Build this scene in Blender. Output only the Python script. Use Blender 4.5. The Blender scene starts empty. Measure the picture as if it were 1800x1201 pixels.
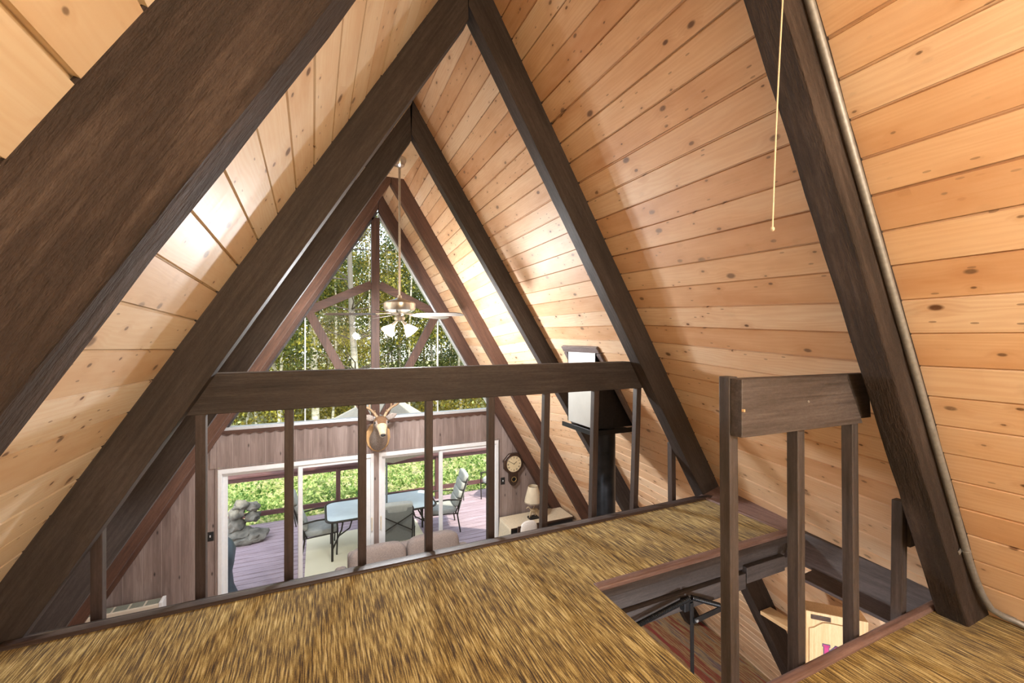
import bpy, bmesh, math, random
from mathutils import Vector, Matrix, noise as mnoise

random.seed(7)
SC = bpy.context.scene
COL = SC.collection
PI = math.pi

# ------------------------------------------------------------------ camera
cam_d = bpy.data.cameras.new('camera')
cam_d.sensor_width = 36.0
cam_d.lens = 750.4 / 1800 * 36.0
cam_d.shift_y = -(600.5 - 594.5) / 1800
cam_d.clip_start = 0.02
cam_d.clip_end = 300
cam = bpy.data.objects.new('camera', cam_d)
COL.objects.link(cam)
cam.location = (-0.815, 0.0, 1.23)
cam.rotation_euler = (PI / 2, 0, -0.4255)
SC.camera = cam

# ------------------------------------------------------------------ world, sun, exposure
w = bpy.data.worlds.new('sky')
SC.world = w
w.use_nodes = True
nt = w.node_tree
bg = nt.nodes['Background']
sky = nt.nodes.new('ShaderNodeTexSky')
sky.sky_type = 'NISHITA'
sky.sun_disc = False
sky.sun_elevation = math.radians(48)
sky.sun_rotation = math.radians(200)
hs_ = nt.nodes.new('ShaderNodeHueSaturation')
hs_.inputs['Saturation'].default_value = 0.5
nt.links.new(sky.outputs[0], hs_.inputs['Color'])
nt.links.new(hs_.outputs[0], bg.inputs[0])
bg.inputs[1].default_value = 0.34

sun_d = bpy.data.lights.new('sun', 'SUN')
sun_d.energy = 3.4
sun_d.angle = math.radians(1.5)
sun_d.color = (1.0, 0.93, 0.80)
sun = bpy.data.objects.new('sun', sun_d)
COL.objects.link(sun)
sun.rotation_euler = Vector((-0.22, 0.52, -0.80)).to_track_quat('-Z', 'Y').to_euler()

SC.view_settings.view_transform = 'Standard'
SC.view_settings.look = 'None'
SC.view_settings.gamma = 1.0
SC.view_settings.use_curve_mapping = False
SC.view_settings.exposure = 0.95


def lamp(name, kind, loc, energy, color=(1, 1, 1), size=0.1, size_y=None, aim=None):
    d = bpy.data.lights.new(name, kind)
    d.energy = energy
    d.color = color
    if kind == 'AREA':
        d.shape = 'RECTANGLE'
        d.size = size
        d.size_y = size_y or size
    else:
        d.shadow_soft_size = size
    o = bpy.data.objects.new(name, d)
    COL.objects.link(o)
    o.location = loc
    if aim is not None:
        o.rotation_euler = (Vector(aim) - Vector(loc)).to_track_quat('-Z', 'Y').to_euler()
    return o


# warm fill light added behind the camera, no such source is seen
lamp('added_rear_fill', 'AREA', (0.1, -2.42, 1.35), 46, (1.0, 0.62, 0.28), 2.2, 1.7, (0.2, 3.0, 1.25))


# ------------------------------------------------------------------ helpers
def prop(o, label=None, cat=None, group=None, kind=None):
    if label: o['label'] = label
    if cat: o['category'] = cat
    if group: o['group'] = group
    if kind: o['kind'] = kind
    return o


def thing(name, label, cat, loc=(0, 0, 0), group=None, rz=0):
    o = bpy.data.objects.new(name, None)
    COL.objects.link(o)
    o.location = loc
    o.rotation_euler = (0, 0, rz)
    o.empty_display_size = 0.1
    return prop(o, label, cat, group)


def kids(o):
    return [c for c in bpy.data.objects if c.parent == o]


def copy_tree(o, parent=None):
    c = o.copy()
    COL.objects.link(c)
    c.parent = parent
    for k in kids(o):
        copy_tree(k, c)
    return c


class MB:
    def __init__(self):
        self.v = []
        self.f = []
        self.m = []

    def add(self, vs, fs, m=0):
        n = len(self.v)
        self.v += [tuple(p) for p in vs]
        for f in fs:
            self.f.append([i + n for i in f])
            self.m.append(m)
        return self

    def hexa(self, p, m=0):
        # p: 8 points, bottom loop then top loop
        return self.add(p, [(3, 2, 1, 0), (4, 5, 6, 7), (0, 1, 5, 4), (1, 2, 6, 5), (2, 3, 7, 6), (3, 0, 4, 7)], m)

    def box(self, x0, x1, y0, y1, z0, z1, m=0):
        return self.hexa([(x0, y0, z0), (x1, y0, z0), (x1, y1, z0), (x0, y1, z0),
                          (x0, y0, z1), (x1, y0, z1), (x1, y1, z1), (x0, y1, z1)], m)

    def obox(self, c, s, mat=None, m=0):
        mat = mat or Matrix.Identity(3)
        c = Vector(c)
        h = Vector(s) / 2
        P = [(-1, -1, -1), (1, -1, -1), (1, 1, -1), (-1, 1, -1), (-1, -1, 1), (1, -1, 1), (1, 1, 1), (-1, 1, 1)]
        return self.hexa([c + mat @ Vector((a * h.x, b * h.y, d * h.z)) for a, b, d in P], m)

    def bar(self, a, b, wd, dp, up=(0, 1, 0), m=0):
        # rectangular bar from a to b; wd across, dp along "up"
        a, b, up = Vector(a), Vector(b), Vector(up)
        t = (b - a).normalized()
        s = t.cross(up).normalized()
        u = s.cross(t).normalized()
        q = lambda p: [p - s * wd / 2 - u * dp / 2, p + s * wd / 2 - u * dp / 2, p + s * wd / 2 + u * dp / 2, p - s * wd / 2 + u * dp / 2]
        return self.hexa(q(a) + q(b), m)

    def prism(self, poly, axis, a, b, m=0):
        # poly: 2D points; axis: extrusion axis
        def P(u, w_, t):
            return {'x': (t, u, w_), 'y': (u, t, w_), 'z': (u, w_, t)}[axis]
        n = len(poly)
        vs = [P(u, w_, a) for u, w_ in poly] + [P(u, w_, b) for u, w_ in poly]
        fs = [tuple(range(n)), tuple(range(2 * n - 1, n - 1, -1))]
        fs += [((i + 1) % n, i, i + n, (i + 1) % n + n) for i in range(n)]
        return self.add(vs, fs, m)

    def tube(self, pts, r, n=10, m=0, closed=False):
        pts = [Vector(p) for p in pts]
        rs = r if isinstance(r, (list, tuple)) else [r] * len(pts)
        vs, fs = [], []
        prev = None
        N = len(pts)
        for i, p in enumerate(pts):
            if closed:
                t = (pts[(i + 1) % N] - pts[i - 1]).normalized()
            else:
                t = (pts[min(i + 1, N - 1)] - pts[max(i - 1, 0)]).normalized()
            if prev is None:
                s = t.orthogonal().normalized()
            else:
                s = (prev - t * prev.dot(t)).normalized()
            prev = s
            u = t.cross(s)
            vs += [p + (s * math.cos(2 * PI * k / n) + u * math.sin(2 * PI * k / n)) * rs[i] for k in range(n)]
        for i in range(N if closed else N - 1):
            j = (i + 1) % N
            for k in range(n):
                fs.append((i * n + k, i * n + (k + 1) % n, j * n + (k + 1) % n, j * n + k))
        if not closed:
            fs.append(tuple(range(n - 1, -1, -1)))
            fs.append(tuple((N - 1) * n + k for k in range(n)))
        return self.add(vs, fs, m)

    def lathe(self, prof, c, n=24, mat=None, m=0, cap=True, wob=None):
        mat = mat or Matrix.Identity(3)
        c = Vector(c)
        vs, fs = [], []
        for j, (r, z) in enumerate(prof):
            for k in range(n):
                a = 2 * PI * k / n
                rr = r * (wob(a, j) if wob else 1)
                vs.append(c + mat @ Vector((rr * math.cos(a), rr * math.sin(a), z)))
        for j in range(len(prof) - 1):
            for k in range(n):
                fs.append((j * n + k, j * n + (k + 1) % n, (j + 1) * n + (k + 1) % n, (j + 1) * n + k))
        if cap:
            if prof[0][0] > 1e-4: fs.append(tuple(range(n - 1, -1, -1)))
            if prof[-1][0] > 1e-4: fs.append(tuple((len(prof) - 1) * n + k for k in range(n)))
        return self.add(vs, fs, m)

    def puff(self, c, r, e=0.35, mat=None, nu=28, nv=16, m=0):
        # super-ellipsoid cushion
        mat = mat or Matrix.Identity(3)
        c = Vector(c)
        sg = lambda x, p: math.copysign(abs(x) ** p, x)
        vs, fs = [], []
        for j in range(nv + 1):
            b = -PI / 2 + PI * j / nv
            for k in range(nu):
                a = 2 * PI * k / nu
                vs.append(c + mat @ Vector((r[0] * sg(math.cos(b), e) * sg(math.cos(a), e),
                                            r[1] * sg(math.cos(b), e) * sg(math.sin(a), e), r[2] * sg(math.sin(b), e))))
        for j in range(nv):
            for k in range(nu):
                fs.append((j * nu + k, j * nu + (k + 1) % nu, (j + 1) * nu + (k + 1) % nu, (j + 1) * nu + k))
        return self.add(vs, fs, m)

    def loft(self, rings, n=18, mf=None):
        # rings: (centre, vec_a, vec_b); mf(j, angle) -> material index
        base = len(self.v)
        for c, a, b in rings:
            c, a, b = Vector(c), Vector(a), Vector(b)
            self.v += [tuple(c + a * math.cos(2 * PI * k / n) + b * math.sin(2 * PI * k / n)) for k in range(n)]
        for j in range(len(rings) - 1):
            for k in range(n):
                self.f.append([base + j * n + k, base + j * n + (k + 1) % n, base + (j + 1) * n + (k + 1) % n, base + (j + 1) * n + k])
                self.m.append(mf(j, 2 * PI * (k + .5) / n) if mf else 0)
        self.f.append([base + k for k in range(n - 1, -1, -1)]); self.m.append(0)
        self.f.append([base + (len(rings) - 1) * n + k for k in range(n)]); self.m.append(mf(len(rings) - 2, 0) if mf else 0)
        return self

    def blob(self, c, r, seed, sub=3, amp=0.25, m=0, fr=1.6):
        bm = bmesh.new()
        bmesh.ops.create_icosphere(bm, subdivisions=sub, radius=1)
        c = Vector(c)
        vs = []
        for v in bm.verts:
            p = v.co.copy()
            d = 1 + amp * mnoise.noise(p * fr + Vector((seed * 7.3, seed * 3.1, seed))) + amp * .4 * mnoise.noise(p * fr * 3 + Vector((seed, 0, 0)))
            vs.append(c + Vector((p.x * r[0], p.y * r[1], p.z * r[2])) * d)
        fs = [[v.index for v in f.verts] for f in bm.faces]
        bm.free()
        return self.add(vs, fs, m)

    def leaves(self, n, fn, s0, s1):
        # n small leaf blades at positions given by fn()
        for _ in range(n):
            p = Vector(fn())
            s = random.uniform(s0, s1)
            d = Vector((random.gauss(0, 1), random.gauss(0, 1), random.gauss(0, .7))).normalized()
            t = d.orthogonal().normalized()
            t = (Matrix.Rotation(random.uniform(0, 2 * PI), 3, d) @ t)
            u = d.cross(t)
            self.add([p - t * s * .5, p + u * s * .32 - t * s * .05, p + t * s * .5 + d * s * .12, p - u * s * .32 - t * s * .05], [(0, 1, 2, 3)])
        return self

    def build(self, name, mats, parent=None, bevel=0, smooth=None, grain=None, jit=0, bseg=2):
        me = bpy.data.meshes.new(name)
        off = Vector((0, 0, 0))
        p = parent
        while p is not None:
            off += Vector(p.location)
            p = p.parent
        vv = [Vector(v) for v in self.v]
        if not self.v:
            raise ValueError(name)
        if grain is None:
            ext = [max(v[i] for v in vv) - min(v[i] for v in vv) for i in range(3)]
            ax = sorted(range(3), key=lambda i: -ext[i])
            gr = [(v[ax[0]], v[ax[1]], v[ax[2]]) for v in vv]
        else:
            gr = [grain(v) for v in vv]
        if jit:
            vv = [v + Vector((mnoise.noise(v * 9), mnoise.noise(v * 9 + Vector((5, 0, 0))), mnoise.noise(v * 9 + Vector((0, 7, 0))))) * jit for v in vv]
        me.from_pydata([tuple(v - off) for v in vv], [], self.f)
        at = me.attributes.new('grain', 'FLOAT_VECTOR', 'POINT')
        at.data.foreach_set('vector', [c for g in gr for c in g])
        if not isinstance(mats, (list, tuple)): mats = [mats]
        for q in mats: me.materials.append(q)
        if any(self.m):
            me.polygons.foreach_set('material_index', self.m)
        me.update()
        o = bpy.data.objects.new(name, me)
        COL.objects.link(o)
        if parent is not None: o.parent = parent
        if smooth is not None:
            me.polygons.foreach_set('use_smooth', [True] * len(me.polygons))
            if smooth < 179: me.set_sharp_from_angle(angle=math.radians(smooth))
        if bevel:
            b = o.modifiers.new('bevel', 'BEVEL')
            b.width = bevel
            b.segments = bseg
            b.limit_method = 'ANGLE'
            b.angle_limit = math.radians(40)
        return o


# ------------------------------------------------------------------ materials
class NT:
    def __init__(self, name):
        self.mat = bpy.data.materials.new(name)
        self.mat.use_nodes = True
        self.t = self.mat.node_tree
        self.b = self.t.nodes['Principled BSDF']

    def n(self, kind, **kw):
        x = self.t.nodes.new('ShaderNode' + kind)
        for k, v in kw.items(): setattr(x, k, v)
        return x

    def set(self, sock, v):
        if isinstance(v, bpy.types.NodeSocket): self.t.links.new(v, sock)
        else: sock.default_value = v

    def math(self, op, a, b=0.0, c=None, clamp=False):
        x = self.n('Math', operation=op, use_clamp=clamp)
        self.set(x.inputs[0], a); self.set(x.inputs[1], b)
        if c is not None: self.set(x.inputs[2], c)
        return x.outputs[0]

    def mix(self, fac, a, b, blend='MIX'):
        x = self.n('Mix', data_type='RGBA', blend_type=blend)
        self.set(x.inputs[0], fac)
        for s, v in ((x.inputs[6], a), (x.inputs[7], b)):
            if not isinstance(v, bpy.types.NodeSocket) and len(v) == 3: v = (*v, 1)
            self.set(s, v)
        return x.outputs[2]

    def ramp(self, fac, stops):
        x = self.n('ValToRGB')
        e = x.color_ramp.elements
        while len(e) < len(stops): e.new(0.5)
        for el, (p, c) in zip(e, stops):
            el.position = p
            el.color = (*c, 1) if len(c) == 3 else c
        self.set(x.inputs[0], fac)
        return x.outputs[0]

    def noise(self, vec, scale=5, detail=4, rough=.55, dist=0):
        x = self.n('TexNoise')
        self.set(x.inputs['Vector'], vec)
        x.inputs['Scale'].default_value = scale
        x.inputs['Detail'].default_value = detail
        x.inputs['Roughness'].default_value = rough
        x.inputs['Distortion'].default_value = dist
        return x.outputs[0]

    def xyz(self, x, y, z):
        c = self.n('CombineXYZ')
        for s, v in zip(c.inputs, (x, y, z)): self.set(s, v)
        return c.outputs[0]

    def sep(self, v):
        s = self.n('SeparateXYZ')
        self.set(s.inputs[0], v)
        return s.outputs

    def grain(self, rnd=True):
        a = self.n('Attribute', attribute_name='grain')
        v = a.outputs['Vector']
        if rnd:
            r = self.n('ObjectInfo').outputs['Random']
            off = self.math('MULTIPLY', r, 37.0)
            x = self.n('VectorMath', operation='ADD')
            self.set(x.inputs[0], v)
            self.set(x.inputs[1], self.xyz(off, off, off))
            v = x.outputs[0]
        return v

    def scale(self, v, s):
        x = self.n('VectorMath', operation='MULTIPLY')
        self.set(x.inputs[0], v)
        x.inputs[1].default_value = s
        return x.outputs[0]

    def bump(self, h, strength=.3, dist=.01):
        x = self.n('Bump')
        x.inputs['Strength'].default_value = strength
        x.inputs['Distance'].default_value = dist
        self.set(x.inputs['Height'], h)
        self.t.links.new(x.outputs[0], self.b.inputs['Normal'])

    def col(self, c):
        self.set(self.b.inputs['Base Color'], (*c, 1) if isinstance(c, tuple) and len(c) == 3 else c)

    def rough(self, r):
        self.set(self.b.inputs['Roughness'], r)


def plain(name, c, rough=.6, metal=0, var=.12, sc=25, bump=.05, spec=None):
    m = NT(name)
    v = m.n('TexCoord').outputs['Object']
    nz = m.noise(v, sc, 4)
    d = tuple(x * (1 - var) for x in c)
    e = tuple(min(1, x * (1 + var)) for x in c)
    m.col(m.ramp(nz, [(.3, d), (.7, e)]))
    m.rough(rough)
    m.b.inputs['Metallic'].default_value = metal
    if spec is not None: m.b.inputs['Specular IOR Level'].default_value = spec
    if bump: m.bump(nz, bump, .005)
    return m.mat


def timber(name, dark, mid, light, rough=.65, bump=.5, fib=60, sc=1.0, dist=.006):
    m = NT(name)
    g = m.grain()
    fine = m.noise(m.scale(g, (2.5 * sc, fib * sc, fib * sc)), 1, 6, .65)
    big = m.noise(m.scale(g, (1.5 * sc, 9 * sc, 9 * sc)), 1, 4, .6, .6)
    pit = m.noise(m.scale(g, (35 * sc, 120 * sc, 120 * sc)), 1, 3, .7)
    mixv = m.math('ADD', m.math('MULTIPLY', fine, .55), m.math('MULTIPLY', big, .45))
    c = m.ramp(mixv, [(.32, dark), (.5, mid), (.70, light)])
    c = m.mix(m.math('MULTIPLY', m.math('SUBTRACT', pit, .35, clamp=True), 1.0), c, dark)
    m.col(c)
    m.rough(m.math('ADD', rough - .1, m.math('MULTIPLY', pit, .25)))
    m.bump(m.math('ADD', m.math('MULTIPLY', fine, .7), m.math('MULTIPLY', pit, .5)), bump, dist)
    return m.mat


def pine(name, pale, warm, deep, knot=(.10, .035, .012), w=.137, knots=.55):
    m = NT(name)
    a = m.n('Attribute', attribute_name='grain')
    s = m.sep(a.outputs['Vector'])
    X, V, I = s[0], s[1], s[2]
    wn = m.n('TexWhiteNoise', noise_dimensions='1D')
    m.set(wn.inputs['W'], I)
    rnd = wn.outputs['Value']
    rc = m.sep(wn.outputs['Color'])
    xo = m.math('ADD', X, m.math('MULTIPLY', rnd, 61.0))
    # knots
    vo = m.n('TexVoronoi', voronoi_dimensions='2D', feature='F1')
    m.set(vo.inputs['Vector'], m.xyz(m.math('MULTIPLY', xo, 5.0), m.math('MULTIPLY', V, 1.25 / w), 0.0))
    vo.inputs['Scale'].default_value = 1
    vo.inputs['Randomness'].default_value = .95
    kd = vo.outputs['Distance']
    kr = m.sep(vo.outputs['Color'])
    on = m.math('LESS_THAN', kr[0], knots)
    size = m.math('ADD', m.math('MULTIPLY', m.math('POWER', kr[1], 2.5), .13), .045)
    km = m.math('SUBTRACT', 1.0, m.math('DIVIDE', kd, size), clamp=True)
    km = m.math('MULTIPLY', m.math('MULTIPLY', km, 2.2, clamp=True), on)
    halo = m.math('MULTIPLY', m.math('SUBTRACT', 1.0, m.math('DIVIDE', kd, m.math('MULTIPLY', size, 3.4)), clamp=True), on)
    # grain, bent around the knots
    bend = m.math('MULTIPLY', halo, .028)
    big = m.noise(m.xyz(m.math('MULTIPLY', xo, 1.1), m.math('MULTIPLY', V, 10.0), I), 1, 3, .5, .4)
    ring = m.math('SINE', m.math('ADD', m.math('MULTIPLY', m.math('ADD', V, bend), 330.0), m.math('MULTIPLY', big, 46.0)))
    fine = m.noise(m.xyz(m.math('MULTIPLY', xo, 7.0), m.math('MULTIPLY', V, 260.0), I), 1, 4, .6)
    saw = m.noise(m.xyz(m.math('MULTIPLY', xo, 170.0), m.math('MULTIPLY', V, 3.0), I), 1, 1, .5)
    blot = m.noise(m.xyz(m.math('MULTIPLY', xo, 1.8), m.math('MULTIPLY', V, 7.0), I), 1, 3, .6)
    f = m.math('ADD', m.math('MULTIPLY', rnd, .40), m.math('MULTIPLY', blot, .60))
    c = m.ramp(f, [(.25, pale), (.50, warm), (.74, deep)])
    c = m.mix(m.math('MULTIPLY', m.math('ADD', m.math('MULTIPLY', ring, .5), .5), .22), c, deep)
    c = m.mix(m.math('MULTIPLY', m.math('SUBTRACT', fine, .45, clamp=True), .6), c, deep)
    c = m.mix(m.math('MULTIPLY', halo, .40), c, (deep[0] * .8, deep[1] * .66, deep[2] * .5))
    c = m.mix(m.math('MULTIPLY', km, .93), c, knot)
    # small pitch specks
    sp = m.n('TexVoronoi', voronoi_dimensions='2D', feature='F1')
    m.set(sp.inputs['Vector'], m.xyz(m.math('MULTIPLY', xo, 9.0), m.math('MULTIPLY', V, 30.0), 0.0))
    sp.inputs['Scale'].default_value = 1
    sc_ = m.sep(sp.outputs['Color'])
    spm = m.math('MULTIPLY', m.math('LESS_THAN', sp.outputs['Distance'], .10), m.math('LESS_THAN', sc_[0], .10))
    c = m.mix(m.math('MULTIPLY', spm, .6), c, knot)
    # soft per-board tint
    c = m.mix(m.math('MULTIPLY', rc[1], .22), c, (pale[0], pale[1] * .92, pale[2] * .8))
    m.col(c)
    m.rough(m.math('ADD', .42, m.math('MULTIPLY', saw, .2)))
    m.bump(m.math('ADD', m.math('MULTIPLY', ring, .10), m.math('ADD', m.math('MULTIPLY', saw, .5), m.math('MULTIPLY', fine, .4))), .10, .003)
    return m.mat


def carpet(name, cols, sx=1.0, bump=.9):
    m = NT(name)
    s = m.sep(m.n('TexCoord').outputs['Object'])
    x, y = s[0], s[1]
    a = m.noise(m.xyz(m.math('MULTIPLY', x, 150.0 * sx), m.math('MULTIPLY', y, 7.0), 0.0), 1, 2, .55)
    b = m.noise(m.xyz(m.math('MULTIPLY', x, 330.0 * sx), m.math('MULTIPLY', y, 16.0), 3.0), 1, 3, .6)
    g = m.noise(m.xyz(m.math('MULTIPLY', x, 4.0), m.math('MULTIPLY', y, 3.0), 7.0), 1, 3, .6)
    tuft = m.noise(m.xyz(m.math('MULTIPLY', x, 260.0), m.math('MULTIPLY', y, 170.0), 1.0), 1, 3, .7)
    f = m.math('ADD', m.math('MULTIPLY', a, .62), m.math('ADD', m.math('MULTIPLY', b, .36), m.math('MULTIPLY', m.math('SUBTRACT', g, .5), .22)))
    f = m.math('ADD', f, m.math('MULTIPLY', m.math('SUBTRACT', tuft, .5), .16))
    m.col(m.ramp(f, cols))
    m.rough(.95)
    m.b.inputs['Specular IOR Level'].default_value = .1
    m.b.inputs['Sheen Weight'].default_value = .15
    m.bump(m.math('ADD', m.math('MULTIPLY', tuft, .5), m.math('MULTIPLY', a, .6)), bump * .6, .008)
    return m.mat


def stripes(name, cols):
    m = NT(name)
    s = m.sep(m.n('TexCoord').outputs['Object'])
    wv = m.math('FRACT', m.math('MULTIPLY', s[0], 3.1))
    n1 = m.noise(m.xyz(m.math('MULTIPLY', s[0], 60.0), m.math('MULTIPLY', s[1], 3.0), 0.0), 1, 4, .65)
    n2 = m.noise(m.xyz(m.math('MULTIPLY', s[0], 11.0), m.math('MULTIPLY', s[1], .15), 4.0), 1, 2, .5)
    m.col(m.ramp(m.math('ADD', m.math('MULTIPLY', n1, .5), m.math('MULTIPLY', n2, .5)), cols))
    m.rough(.95)
    m.bump(n1, .5, .01)
    return m.mat


def panelling(name, dark, mid, light, w=.19):
    m = NT(name)
    s = m.sep(m.n('TexCoord').outputs['Object'])
    x, z = s[0], s[2]
    q = m.math('DIVIDE', m.math('ADD', x, 20.0), w)
    i = m.math('FLOOR', q)
    fr = m.math('FRACT', q)
    wn = m.n('TexWhiteNoise', noise_dimensions='1D')
    m.set(wn.inputs['W'], i)
    big = m.noise(m.xyz(m.math('MULTIPLY', x, 14.0), m.math('MULTIPLY', z, 1.6), m.math('MULTIPLY', i, 3.3)), 1, 3, .55, .7)
    ring = m.math('SINE', m.math('ADD', m.math('MULTIPLY', x, 190.0), m.math('MULTIPLY', big, 34.0)))
    fine = m.noise(m.xyz(m.math('MULTIPLY', x, 220.0), m.math('MULTIPLY', z, 6.0), i), 1, 4, .6)
    f = m.math('ADD', m.math('ADD', m.math('MULTIPLY', big, .55), m.math('MULTIPLY', wn.outputs['Value'], .25)), m.math('MULTIPLY', fine, .2))
    c = m.ramp(f, [(.25, dark), (.5, mid), (.78, light)])
    c = m.mix(m.math('MULTIPLY', m.math('ADD', m.math('MULTIPLY', ring, .5), .5), .2), c, dark)
    vo = m.n('TexVoronoi', voronoi_dimensions='2D', feature='F1')
    m.set(vo.inputs['Vector'], m.xyz(q, m.math('MULTIPLY', z, 2.1), 0.0))
    vo.inputs['Scale'].default_value = 1
    km = m.math('MULTIPLY', m.math('SUBTRACT', 1.0, m.math('DIVIDE', vo.outputs['Distance'], .075), clamp=True), m.math('LESS_THAN', m.sep(vo.outputs['Color'])[0], .5))
    c = m.mix(m.math('MULTIPLY', km, 1.3, clamp=True), c, (dark[0] * .3, dark[1] * .3, dark[2] * .3))
    gv = m.math('LESS_THAN', m.math('ABSOLUTE', m.math('SUBTRACT', fr, .5)), .018)
    c = m.mix(m.math('MULTIPLY', gv, .55), c, light)
    gd = m.math('LESS_THAN', m.math('ABSOLUTE', m.math('SUBTRACT', fr, .535)), .012)
    c = m.mix(m.math('MULTIPLY', gd, .5), c, dark)
    m.col(c)
    m.rough(.55)
    m.bump(m.math('SUBTRACT', m.math('MULTIPLY', fine, .3), m.math('ADD', gd, gv)), .35, .004)
    return m.mat


def glass(name, tint=(.96, .98, .97), gl=.02):
    m = NT(name)
    t = m.t
    tr = m.n('BsdfTransparent'); tr.inputs[0].default_value = (*tint, 1)
    go = m.n('BsdfGlossy'); go.inputs['Roughness'].default_value = .02
    fr = m.n('Fresnel'); fr.inputs[0].default_value = 1.35
    mx = m.n('MixShader')
    t.links.new(m.math('MULTIPLY', fr.outputs[0], gl / .02 * .25, clamp=True), mx.inputs[0])
    t.links.new(tr.outputs[0], mx.inputs[1]); t.links.new(go.outputs[0], mx.inputs[2])
    t.links.new(mx.outputs[0], t.nodes['Material Output'].inputs[0])
    return m.mat


def leaf(name, a, b, tr=.45):
    m = NT(name)
    v = m.n('TexCoord').outputs['Object']
    nz = m.noise(v, 2.2, 3, .6)
    fi = m.noise(v, 17, 2, .6)
    c = m.ramp(m.math('ADD', m.math('MULTIPLY', nz, .5), m.math('MULTIPLY', fi, .5)), [(.42, a), (.60, b)])
    m.col(c)
    m.rough(.6)
    t = m.n('BsdfTranslucent')
    m.t.links.new(c, t.inputs[0])
    mx = m.n('MixShader'); mx.inputs[0].default_value = tr
    m.t.links.new(m.b.outputs[0], mx.inputs[1]); m.t.links.new(t.outputs[0], mx.inputs[2])
    m.t.links.new(mx.outputs[0], m.t.nodes['Material Output'].inputs[0])
    return m.mat


def glow(name, c, s, base=(.9, .85, .75)):
    m = NT(name)
    m.col(base)
    m.b.inputs['Emission Color'].default_value = (*c, 1)
    m.b.inputs['Emission Strength'].default_value = s
    m.rough(.4)
    return m.mat


def bark(name, top=None):
    m = NT(name)
    v = m.n('TexCoord').outputs['Object']
    s = m.sep(v)
    n1 = m.noise(m.xyz(m.math('MULTIPLY', s[0], 3.0), m.math('MULTIPLY', s[1], 3.0), m.math('MULTIPLY', s[2], 14.0)), 1, 4, .6)
    n2 = m.noise(v, 1.3, 2)
    c = m.ramp(n1, [(.34, (.05, .04, .03)), (.42, (.34, .30, .21)), (.6, (.60, .55, .44))])
    c = m.mix(m.math('MULTIPLY', m.math('SUBTRACT', n2, .45, clamp=True), 2.0, clamp=True), c, (.32, .27, .20))
    if top is not None:
        c = m.mix(m.math('MULTIPLY', m.math('SUBTRACT', m.math('ADD', s[2], m.math('MULTIPLY', n2, 2.0)), top), .5, clamp=True), c, (.13, .11, .085))
    m.col(c)
    m.rough(.8)
    m.bump(n1, .4, .03)
    return m.mat


M = {}
M['beam'] = timber('dark_stained_timber', (.013, .010, .009), (.040, .031, .029), (.080, .065, .060), .62, .55)
M['beam_rough'] = timber('rough_sawn_dark_timber', (.008, .005, .004), (.030, .019, .016), (.100, .073, .063), .8, 1.0, 38, .8, .016)
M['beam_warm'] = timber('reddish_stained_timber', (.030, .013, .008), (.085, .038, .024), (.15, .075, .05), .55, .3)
M['baluster'] = timber('brown_grey_stained_wood', (.020, .013, .012), (.050, .035, .033), (.095, .072, .070), .5, .25, 80)
M['bargrey'] = timber('grey_brown_brushed_wood', (.022, .018, .018), (.062, .052, .053), (.12, .105, .108), .5, .35, 80)
M['greymauve'] = timber('grey_mauve_stained_wood', (.10, .08, .08), (.20, .165, .165), (.30, .26, .26), .5, .25, 80)
M['nosing'] = timber('worn_mauve_brown_trim', (.095, .056, .050), (.20, .130, .120), (.30, .215, .20), .5, .2, 70)
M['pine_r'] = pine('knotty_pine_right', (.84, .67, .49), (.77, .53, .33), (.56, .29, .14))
M['pine_lit'] = pine('knotty_pine_lit', (.89, .83, .71), (.85, .74, .57), (.68, .48, .30), w=.16)  # same pine as the right side, paled to carry the brighter light there
M['pine_flat'] = pine('pale_ridge_board', (.84, .68, .47), (.76, .55, .34), (.62, .40, .22), w=.3)
M['pale_pine'] = timber('pale_pine', (.55, .33, .15), (.72, .50, .27), (.82, .63, .39), .5, .1, 90)
M['carpet'] = carpet('golden_brown_carpet', [(.36, (.035, .020, .008)), (.43, (.115, .075, .022)), (.50, (.27, .19, .052)), (.56, (.45, .35, .125)), (.66, (.70, .61, .32))])
M['carpet_red'] = stripes('striped_red_carpet', [(.30, (.03, .018, .015)), (.40, (.22, .03, .025)), (.47, (.16, .05, .02)), (.53, (.32, .22, .10)), (.60, (.10, .08, .09)), (.70, (.30, .05, .04))])
M['panel'] = panelling('weathered_brown_panelling', (.13, .09, .078), (.25, .19, .17), (.40, .325, .295))
M['white'] = plain('white_vinyl', (.78, .80, .82), .35, var=.03, bump=0)
M['metal'] = plain('galvanised_steel', (.27, .28, .29), .55, .6, .15, 60)
M['sillmetal'] = plain('pale_aluminium', (.62, .65, .68), .4, .5, .05, 30)
M['nickel'] = plain('brushed_nickel', (.58, .57, .55), .28, .95, .08, 30)
M['black'] = plain('black_metal', (.012, .013, .015), .42, .5, .3, 40)
M['blackm'] = plain('matt_black_paint', (.012, .012, .012), .6, 0, .2, 40)
M['pipe'] = plain('blued_steel_pipe', (.018, .021, .026), .38, .7, .45, 9)
M['steelpanel'] = plain('pale_galvanised_sheet', (.46, .46, .44), .42, .4, .05, 6)
M['glass'] = glass('window_glass')
M['frost'] = plain('frosted_glass_top', (.80, .88, .90), .12, 0, .06, 5, 0)
M['cream'] = plain('cream_enamel', (.66, .60, .50), .45, 0, .04, 20, 0)
M['grille'] = plain('grey_green_grille', (.20, .23, .19), .5, 0, .2, 60)
M['deck'] = timber('mauve_brown_deck_stain', (.24, .16, .17), (.42, .31, .34), (.55, .43, .47), .6, .2)
M['rail'] = timber('oxblood_deck_rail', (.055, .022, .020), (.12, .05, .045), (.20, .10, .10), .5, .2)
M['rug'] = plain('beige_woven_rug', (.80, .69, .48), .9, 0, .15, 120, .3)
M['bronze'] = plain('dark_bronze_frame', (.055, .045, .036), .45, .6, .2, 40)
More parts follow.
